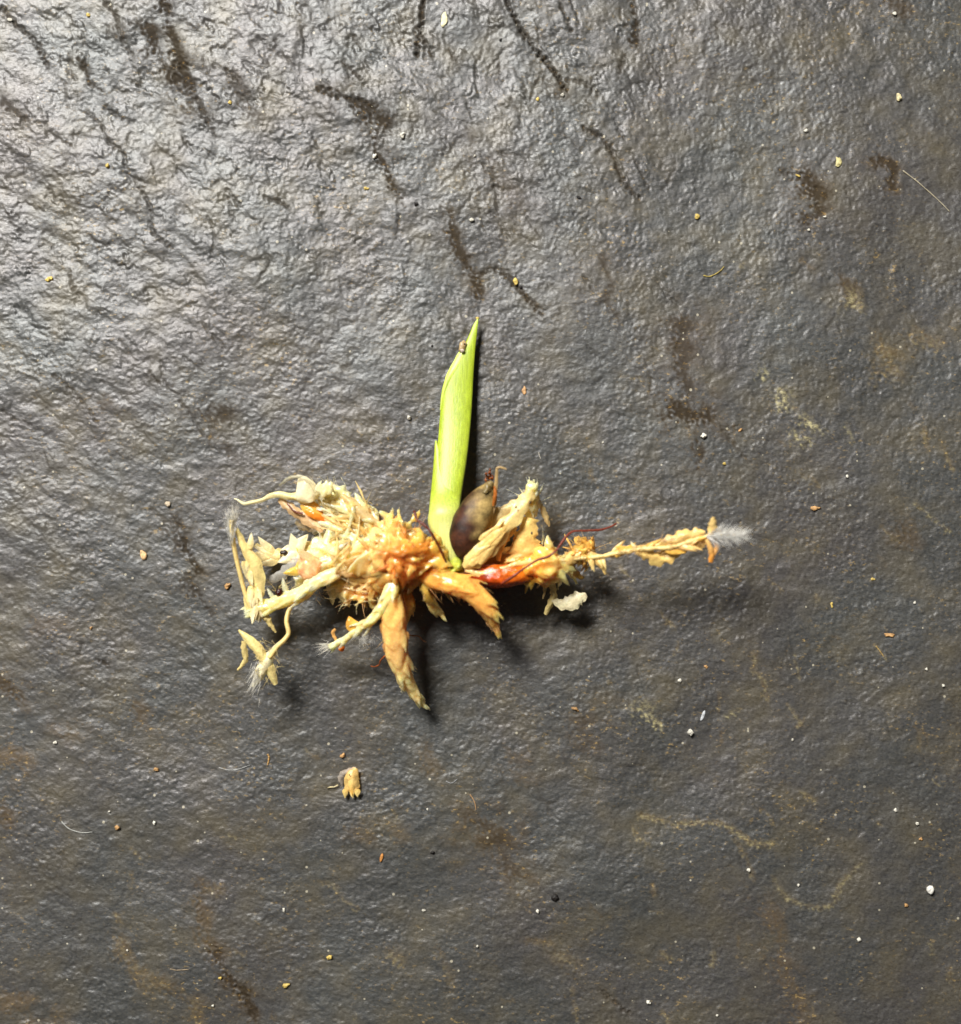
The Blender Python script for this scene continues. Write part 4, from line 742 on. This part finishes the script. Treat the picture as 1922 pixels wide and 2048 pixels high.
mbx.ribbon([(1106,1198,4.0,10),(1116,1206,4.0,16),(1132,1208,4.1,27),(1150,1202,4.2,31),(1164,1197,4.2,26),(1172,1200,4.1,12)], PALE*.85+TAN*.15, n=30, nv=9, curve=.16, crumple=.05)
mbx.ribbon([(1094,1158,5.6,4),(1090,1180,4.6,5),(1086,1198,4.0,3)], TAN, n=14, nv=4); mbx.build('drooping_leaf', M_straw, st, label='pale blunt leaf hanging below the strand')

# ------------------------------------------------------------------ left forked strand
LOW = 2.7
def PL(x, y, z=0.0): return P(x, y, z-LOW)
def RIB(m_, ctrl, *a, **k): m_.ribbon([(x, y, z-LOW, w_) for x, y, z, w_ in ctrl], *a, **k)
lt = thing('moss_strand', 'straggling cream moss strand with forked ends and a white brush', 'moss', [*P(530,1210)[:2], 0])
mbx = MB(); mbx.branch([(672,1146,7.0,34),(640,1160,6.6,34),(606,1184,6.0,36),(575,1198,5.6,36),(548,1208,5.3,34),(520,1216,5.2,30),(504,1222,5.2,18)], CREAM, CREAM*.9+STRAW*.1, leaf=36, n=90, spread=.14, core=.52, jit=.16, wl=.45, thick=1.2*S)
mbx.shell(PL(572,1184,8.3), np.array([-.2,.9,.2]), np.array([0,0,1]), 30*S, 18*S, .4, .3, PALE, PALE, thick=1.3*S); mbx.shell(PL(548,1198,8.3), np.array([-.5,.8,.1]), np.array([0,0,1]), 28*S, 14*S, .4, .3, PALE, PALE, thick=1.3*S)
main = fuse(mbx, 'stem', lt, M_jelly, voxel=.0001)
mbx = MB(); mbx.blob(PL(557,1185,8.7), 6*S, 8*S, 5*S, DRED*.5, .12, .0008, 10, 12); mbx.build('dark_bud', M_wet, main, label='dark red bud on the strand')
mbx = MB(); mbx.tube(np.array([PL(a, b, c) for a, b, c, _ in spline([(463,1040,10.2,0),(464,1062,10,0),(470,1104,9.4,0),(480,1148,8.8,0),(493,1196,8.4,0),(508,1228,8.2,0)], 40)]), 4.2*S, CREAM, 8)
RIB(mbx, [(473,1056,9.8,6),(480,1076,9.6,12),(489,1094,9.5,16),(502,1118,9.3,24),(511,1142,9.1,30),(513,1165,8.9,30),(508,1190,8.6,34),(506,1212,8.5,38),(514,1232,8.4,24)], CREAM, n=46, nv=9, curve=.26, crumple=.06, ragged=.08)
mbx.shell(PL(500,1098,9.5), np.array([.1,1,.1]), np.array([0,0,1]), 32*S, 15*S, .4, .2, CREAM, PALE)
for k in range(22): t = rng.uniform(.3, 1); mbx.shell(PL(480+34*t+rng.normal(0,5), 1070+150*t, 9.4-t), np.array([.15+rng.normal(0,.15), -1, rng.normal(0,.2)]), np.array([rng.normal(0,.3),0,1]), rng.uniform(28,44)*S, rng.uniform(12,20)*S, .4, .2, CREAM*rng.uniform(.85,1.05), PALE)
RIB(mbx, [(514,1226,8.2,16),(530,1236,8.0,16),(540,1248,7.7,10),(552,1265,7.2,4)], CREAM*.9, n=22, nv=6, curve=.4); up_ = mbx.build('upright_branch', M_moss, lt, label='upright cream branch tipped with a white brush')
mbx = MB(); b = [PL(464+rng.normal(0,3), 1062+rng.normal(0,12), 10.1) for _ in range(150)]; hairs(mbx, b, [np.array([rng.normal(0,.26), 1, rng.normal(0,.25)]) for _ in b], rng.uniform(24, 46, 150)*S, r0=1.2, bend=.15, seed=5); mbx.build('white_brush', M_hair, up_)
mbx = MB(); mbx.tube(np.array([PL(a, b, c) for a, b, c, _ in spline([(584,1208,8.0,0),(576,1226,8.2,0),(573,1244,8.4,0),(577,1266,8.6,0),(568,1280,8.7,0),(554,1294,8.8,0),(538,1316,8.9,0)], 36)]), 4.4*S, CREAM*.92, 8)
RIB(mbx, [(566,1280,8.7,6),(548,1300,8.9,14),(536,1318,9.0,20),(524,1340,8.9,22),(512,1362,8.6,16),(506,1374,8.4,5)], PALE, n=30, nv=7, curve=.35, crumple=.04, ragged=.05)
RIB(mbx, [(477,1260,8.6,4),(490,1274,8.8,14),(506,1289,8.9,20),(522,1308,8.9,20),(534,1328,8.8,20),(543,1350,8.4,18),(550,1370,8.0,10)], CREAM, n=34, nv=7, curve=.35, crumple=.04, ragged=.05)
RIB(mbx, [(487,1282,8.6,8),(488,1300,8.4,12),(490,1318,8.0,11),(484,1330,7.6,8),(475,1341,7.2,4)], CREAM*.92, n=24, nv=6, curve=.35, crumple=.05)
fk = mbx.build('forked_tip', M_moss, lt, label='pale forked tip hanging from a thread')
mbx = MB(); b = [PL(514+rng.normal(0,5), 1350+rng.normal(0,12), 8.8) for _ in range(70)]; hairs(mbx, b, [np.array([-.45+rng.normal(0,.2), -1, rng.normal(0,.25)]) for _ in b], rng.uniform(14, 34, 70)*S, bend=.15, seed=6); mbx.build('white_hairs', M_hair, fk)

fray('frayed_fibres', lt, [(600,1186,60,20,.6,1.2,5.4), (508,1150,14,70,1.5,.9,6.0), (530,1318,26,44,-.8,.9,6.2)], 150, 304, ln=(8, 30), r0=1.1)
# pale star-leaved twig beside it
tw = thing('moss_twig', 'pale flat twig with spiky star shaped leaves lying under the strand', 'moss', [*P(580,1095)[:2], 0])
mbx = MB(); mbx.ribbon([(648,1094,3.8,16),(620,1096,3.4,18),(590,1100,3.0,16),(560,1108,2.6,18),(536,1110,2.3,20),(512,1088,2.0,10)], CREAM*.85, n=36, nv=6, curve=.25, crumple=.12, ragged=.2); mbx.build('stem', M_straw, tw)
mbx = MB()
for (x, y, dx, dy, l, w_) in [(592,1104,-.25,1,38,26),(590,1102,.75,1,42,28),(598,1106,-.8,-.35,46,30),(588,1098,-1,-.1,28,22)]: mbx.shell(P(x, y, 3.8), np.array([dx, dy, .1]), np.array([0,0,1]), l*S, w_*S, .25, .15, PALE, PALE, 8, 7)
mbx.build('star_leaf', M_straw, tw)
mbx = MB()
for (x, y, dx, dy, l, w_) in [(560,1112,-1,.05,50,28),(556,1118,-.9,-.3,40,22),(548,1112,-1,.5,44,18),(546,1108,-.8,.9,46,22),(540,1116,-1,.3,36,26),(640,1096,-.9,.1,40,20),(628,1090,-1,.2,30,14)]: mbx.shell(P(x, y, 3.1), np.array([dx, dy, 0]), np.array([0,0,1]), l*S, w_*S, .3, .15, CREAM*rng.uniform(.85,1), PALE, 8, 7)
mbx.build('side_leaves', M_straw, tw)
mbx = MB(); mbx.blob(P(566,1105,4.0), 6*S, 5*S, 4*S, srgb(40,22,8), .15, .0007, 10, 12); mbx.tube(np.array([P(a, b, 3.9) for a, b in [(572,1110),(580,1118),(592,1118),(600,1110),(602,1100)]]), 1.1*S, srgb(60,36,14), 5); mbx.build('dark_bud', M_fibre, tw)

# ------------------------------------------------------------------ root fibres
def fibre(ctrl, wpx_, col, label, name='root_fibre', cat='fibre', n=60, mat=None, group=None, kink=1.2):
    q = spline(ctrl, n); k = np.cumsum(rng.normal(0, .35, (n, 2)), 0); k -= np.linspace(0, 1, n)[:, None]*k[-1]
    pts = np.array([P(a+kink*dx, b+kink*dy, c) for (a, b, c), (dx, dy) in zip(q[:, :3], k*.4)])
    mbx = MB(); rad = wpx_*S*.5*(1+.18*np.sin(np.linspace(0, 25, n)))*np.linspace(1, .75, n); mbx.tube(pts, rad, col, 7)
    return tag(mbx.build(name, mat or M_fibre, None, loc=pts[0]*np.array([1,1,0]), clamp=False), label, cat, group)
fibre([(1002,1168,8.1),(1025,1154,8.6),(1050,1136,8.7),(1075,1120,8.7),(1095,1113,8.7),(1110,1102,8.6),(1121,1088,8.4),(1134,1070,8.1),(1147,1062,7.9),(1170,1061,7.6),(1200,1059,7.2),(1218,1054,6.9),(1233,1047,6.6)], 5.0, srgb(124,46,22), 'wiry red brown root fibre crossing the glossy rhizome')
fibre([(828,1022,8.6),(834,1040,9.2),(850,1052,9.6),(862,1066,9.6),(874,1086,9.2),(886,1110,8.6),(897,1136,7.8)], 5.2, srgb(96,36,20), 'dark red root fibre lying against the foot of the green leaf')
fibre([(800,1268,3.4),(822,1271,2.4),(836,1272,1.8),(846,1282,1.0),(852,1284,.5)], 3.2, srgb(190,130,90), 'short pinkish fibre poking from under the tapering branch')
fibre([(770,1312,4.2),(762,1320,3.4),(757,1330,2.4),(746,1334,1.4),(742,1332,.9)], 3.2, srgb(176,92,44), 'short rusty hooked fibre on the tapering branch')

# ------------------------------------------------------------------ perlite grains in the clump
NAMED = {(1407,872): 'bright white grain between two parts of the rusty brown stain', (1380,1465): 'angular white grain beside the narrow silvery flake', (805,271): 'angular white chip beside the curved dark brown stain', (749,313): 'dull white grain lying in the tail of the curved brown stain',
 (818,835): 'lone round white grain on clean slate beside the green leaf', (943,440): 'white grain beside the head of the forked brown crack', (1031,564): 'yellow grain sitting on a branch of the forked brown crack', (1394,434): 'lone yellow grain between the forked crack and the brown hollow',
 (686,1510): 'rusty crumb close to the loose three pronged moss scrap', (455,1171): 'rough rusty crumb beside the upright cream moss branch', (1630,1017): 'flat wide tan crumb past the white fluffy strand tip', (1110,1795): 'largest black crumb on the slate', (660,1914): 'widest yellow crumb near the ochre rimmed dark crack', (832,408): 'black crumb beyond the tail of the curved brown stain'}
def grain(px, py, w_, h_, col, label, cat='grain', group=None, name='grain', rot=0.0, thick=None, amp=.2, z=None, seed=0, mat=None):
    w_, h_ = w_*.85, h_*.85; thick = thick*.85 if thick else None; g0 = ground(px, py) if z is None else z; tz = (thick or min(w_, h_)*.7)*S*.5
    mbx = MB(); c = P(px, py, g0); c[2] = g0*.001+tz*.75
    mbx.blob(c, w_*S*.5, h_*S*.5, tz, col, amp, max(w_, h_)*S*.5, 9, 12, rotz=rot, seed=seed+int(px+py))
    return tag(mbx.build(name, mat or M_grain, None, loc=np.array([c[0], c[1], g0*.001]), clamp=False), NAMED.get((px, py), label), cat, group)
grain(629,1061,20,15,WHITE,'larger white perlite grain tucked under the left wing of the moss',name='perlite_grain',thick=14,amp=.22); grain(628,1077,13,11,WHITE,'smaller white perlite grain next to the larger one by the moss',name='perlite_grain',thick=10,amp=.22)

# ------------------------------------------------------------------ loose moss scrap
ls = thing('moss_scrap', 'loose tan three pronged moss scrap lying alone on the slate', 'moss', [*P(702,1565)[:2], 0])
g0 = ground(702,1565); mbx = MB()
mbx.ribbon([(712,1536,g0+.7,12),(706,1548,g0+1.0,26),(703,1562,g0+1.1,30),(703,1578,g0+1.0,31),(704,1583,g0+.9,32)], STRAW*.9, n=26, nv=9, curve=.30, crumple=.04, ragged=.03)
for (x, dx, l) in [(691,-.08,20),(704,.05,20),(714,.06,18)]: mbx.shell(P(x, 1578, g0+.95), np.array([dx, -1, -.15]), np.array([0,0,1]), l*S, 14*S, .4, .2, YEL*.6+CREAM*.4, CREAM, 8, 7)
mbx.shell(P(702,1552,g0+1.1), np.array([.05,-1,0]), np.array([0,0,1]), 40*S, 16*S, .5, .15, CREAM, YEL, 9, 7); mbx.build('scale_leaf', M_straw, ls)
mbx = MB(); mbx.ribbon([(712,1537,g0+.7,7),(696,1542,g0+.8,10),(684,1550,g0+.7,12),(681,1560,g0+.5,9),(685,1573,g0+.3,3)], srgb(214,196,176), n=22, nv=6, curve=.25); mbx.build('papery_edge', M_film, ls)
mbx = MB(); mbx.tube(np.array([P(a, b, g0+c) for a, b, c in [(676,1570,.25),(668,1574,.2),(660,1574,.2),(654,1576,.12)]]), 1.2*S, PALE, 5); mbx.build('filament', M_hair, ls)
mbx = MB(); mbx.blob(P(699,1550,g0+1.35), 1.6*S, 1.6*S, 1*S, srgb(70,40,16), .1, .001, 6, 8); mbx.build('dark_speck', M_straw, ls)

# ------------------------------------------------------------------ litter on the slate
grain(889,41,15,36,srgb(236,228,184),'long cream flake on the slate beside a dark crack',cat='flake',name='flake',rot=-.12,thick=4,amp=.12)
grain(1405,1432,8,25,srgb(196,198,200),'narrow silvery flake on the slate close to yellow lichen crust',cat='flake',name='flake',rot=-.35,thick=3,amp=.1)
grain(763,1715,7,22,srgb(206,140,70),'slim rusty orange chip on the slate past the loose scrap',cat='chip',name='chip',rot=-.25,thick=4,amp=.15)
grain(287,1109,15,22,srgb(232,190,136),'peach orange chip on the slate left of the moss strand',cat='chip',name='chip',rot=.2,thick=7)
grain(336,1008,14,14,srgb(206,188,160),'round dull beige grain on the slate beside the moss whip tip',thick=7,amp=.12)
grain(1048,781,11,16,srgb(206,160,110),'small tan chip on the slate beside the green leaf',cat='chip',name='chip',thick=4)
grain(1677,325,15,25,srgb(212,200,140),'oval pale yellow crust flake beside a brown stain',cat='flake',name='flake',rot=.1,thick=3.5,amp=.16)
grain(1797,196,13,16,srgb(222,208,160),'rounded yellowish grain alone on the clean slate corner',thick=7)
grain(1859,1778,17,20,srgb(236,232,222),'largest round white grain near the dark purple slate corner',thick=13,amp=.10)
G1 = 'white grains scattered on the slate'; G2 = 'yellow grains scattered on the slate'; G3 = 'brown crumbs scattered on the slate'
whites = [(805,271,11,14),(818,835,9,9),(1407,872,12,12),(1380,1465,14,14),(1359,1361,8,8),(1834,1647,9,8),(1790,1620,9,7),(1718,1879,10,8),(1297,2004,11,10),(1886,1371,7,7),(1852,1338,6,6),(1585,1479,6,6),(943,440,11,9),(1789,28,10,9),(111,1485,9,7),(309,1645,8,7),(219,1623,7,5),(1075,1822,8,9),(847,1820,8,6),(1612,262,10,7),(1650,434,8,5),(1617,460,6,6),(568,1820,6,14),(426,2011,5,5),(749,313,10,12),(255,1900,5,5),(1497,1740,9,9),(950,312,6,6),(855,1618,5,5),(1597,1770,6,8),(1434,2030,6,5),(955,1892,6,6),(1694,953,7,7),(1829,1205,6,7),(20,40,12,7),(1125,190,8,8),(1206,885,5,5)]
for k, (x, y, a, b) in enumerate(whites): grain(x, y, a, b, srgb(238,232,216)*rng.uniform(.8,1.05), 'tiny white grain resting on the slate', group=G1, thick=min(a,b)*.8, seed=k)
yel = [(1394,434,11,12),(1031,564,12,15),(441,1956,9,8),(660,1914,14,11),(1075,199,7,8),(732,377,14,7),(1596,352,11,6),(1663,1210,5,13),(100,558,16,11),(215,332,9,10),(572,1970,20,10),(1448,927,7,7),(177,30,9,8),(460,205,8,8),(955,636,8,6),(1745,1158,9,6)]
for k, (x, y, a, b) in enumerate(yel): grain(x, y, a, b, srgb(226,196,106)*rng.uniform(.8,1.05), 'tiny yellow grain resting on the slate', group=G2, thick=min(a,b)*.6, seed=k, rot=rng.uniform(-.6,.6))
crumbs = [(312,1539,12,8),(686,1510,12,10),(455,1171,15,13),(182,1256,8,7),(1630,1017,22,9),(1842,1678,8,7),(1780,1270,20,9),(1150,1418,16,8),(1412,1333,8,6),(1812,1810,8,8),(1480,860,10,5),(235,1655,10,10)]
for k, (x, y, a, b) in enumerate(crumbs): grain(x, y, a, b, srgb(206,160,104)*rng.uniform(.7,1.1), 'tiny rusty brown crumb resting on the slate', group=G3, thick=min(a,b)*.6, seed=k, rot=rng.uniform(-.6,.6), amp=.3)
darks = [(832,408,9,8),(1001,80,6,6),(1157,395,9,8),(1042,575,8,6),(864,692,6,5),(865,1705,10,8),(1110,1795,22,14)]
for k, (x, y, a, b) in enumerate(darks): grain(x, y, a, b, srgb(26,20,16), 'tiny black crumb resting on the slate', group='black crumbs scattered on the slate', thick=min(a,b)*.6, seed=k)

def hair(pts, wpx_, col, label, name='hair', group=None):
    q = spline(np.array(pts, float), 22); c = [(a, b, ground(a, b)+.05) for a, b in q]
    return fibre(c, wpx_, col, label, name, 'fibre', n=40, mat=M_hair if col[0] > .5 else M_grain, group=group, kink=.5)
hair([(1806,341),(1837,365),(1872,396),(1899,423)],2.2,srgb(216,206,180),'long straight pale hair running out of a rusty hollow')
hair([(940,1589),(946,1598),(950,1607),(952,1620)],2.0,srgb(210,170,120),'short curved tan hair on the dark slate below the clump')
hair([(123,1643),(134,1654),(147,1661),(166,1665),(185,1664)],2.0,srgb(206,206,200),'fine pale hair curved like a smile on the slate')
hair([(535,1508),(538,1514),(537,1522),(535,1530)],3.6,srgb(214,174,110),'tiny bent tan sliver on the slate by the loose scrap','sliver')
hair([(1407,551),(1418,553),(1430,548),(1441,541),(1448,533)],2.2,srgb(186,164,84),'fine ochre thread lying over a brown vein of the slate')
hair([(340,1938),(355,1940),(377,1939)],1.8,srgb(190,170,140),'short straight pale hair near an ochre vein')
hair([(892,1562),(903,1566),(915,1558)],1.6,srgb(190,190,190),'faint silvery hair beside the short curved tan one')
hair([(438,1535),(458,1540),(478,1538),(500,1530)],1.5,srgb(180,180,176),'long faint silvery hair next to the bent tan sliver')
hair([(1752,1292),(1760,1302),(1768,1314)],2.2,srgb(206,176,110),'straight golden splinter on the slate beyond the fluffy strand','splinter')
hair([(1077,905),(1079,912),(1081,918)],2.2,srgb(206,200,188),'short pale splinter standing apart above the papery moss straps','splinter')

for o in bpy.data.objects:
    if '_o' in o: del o['_o']
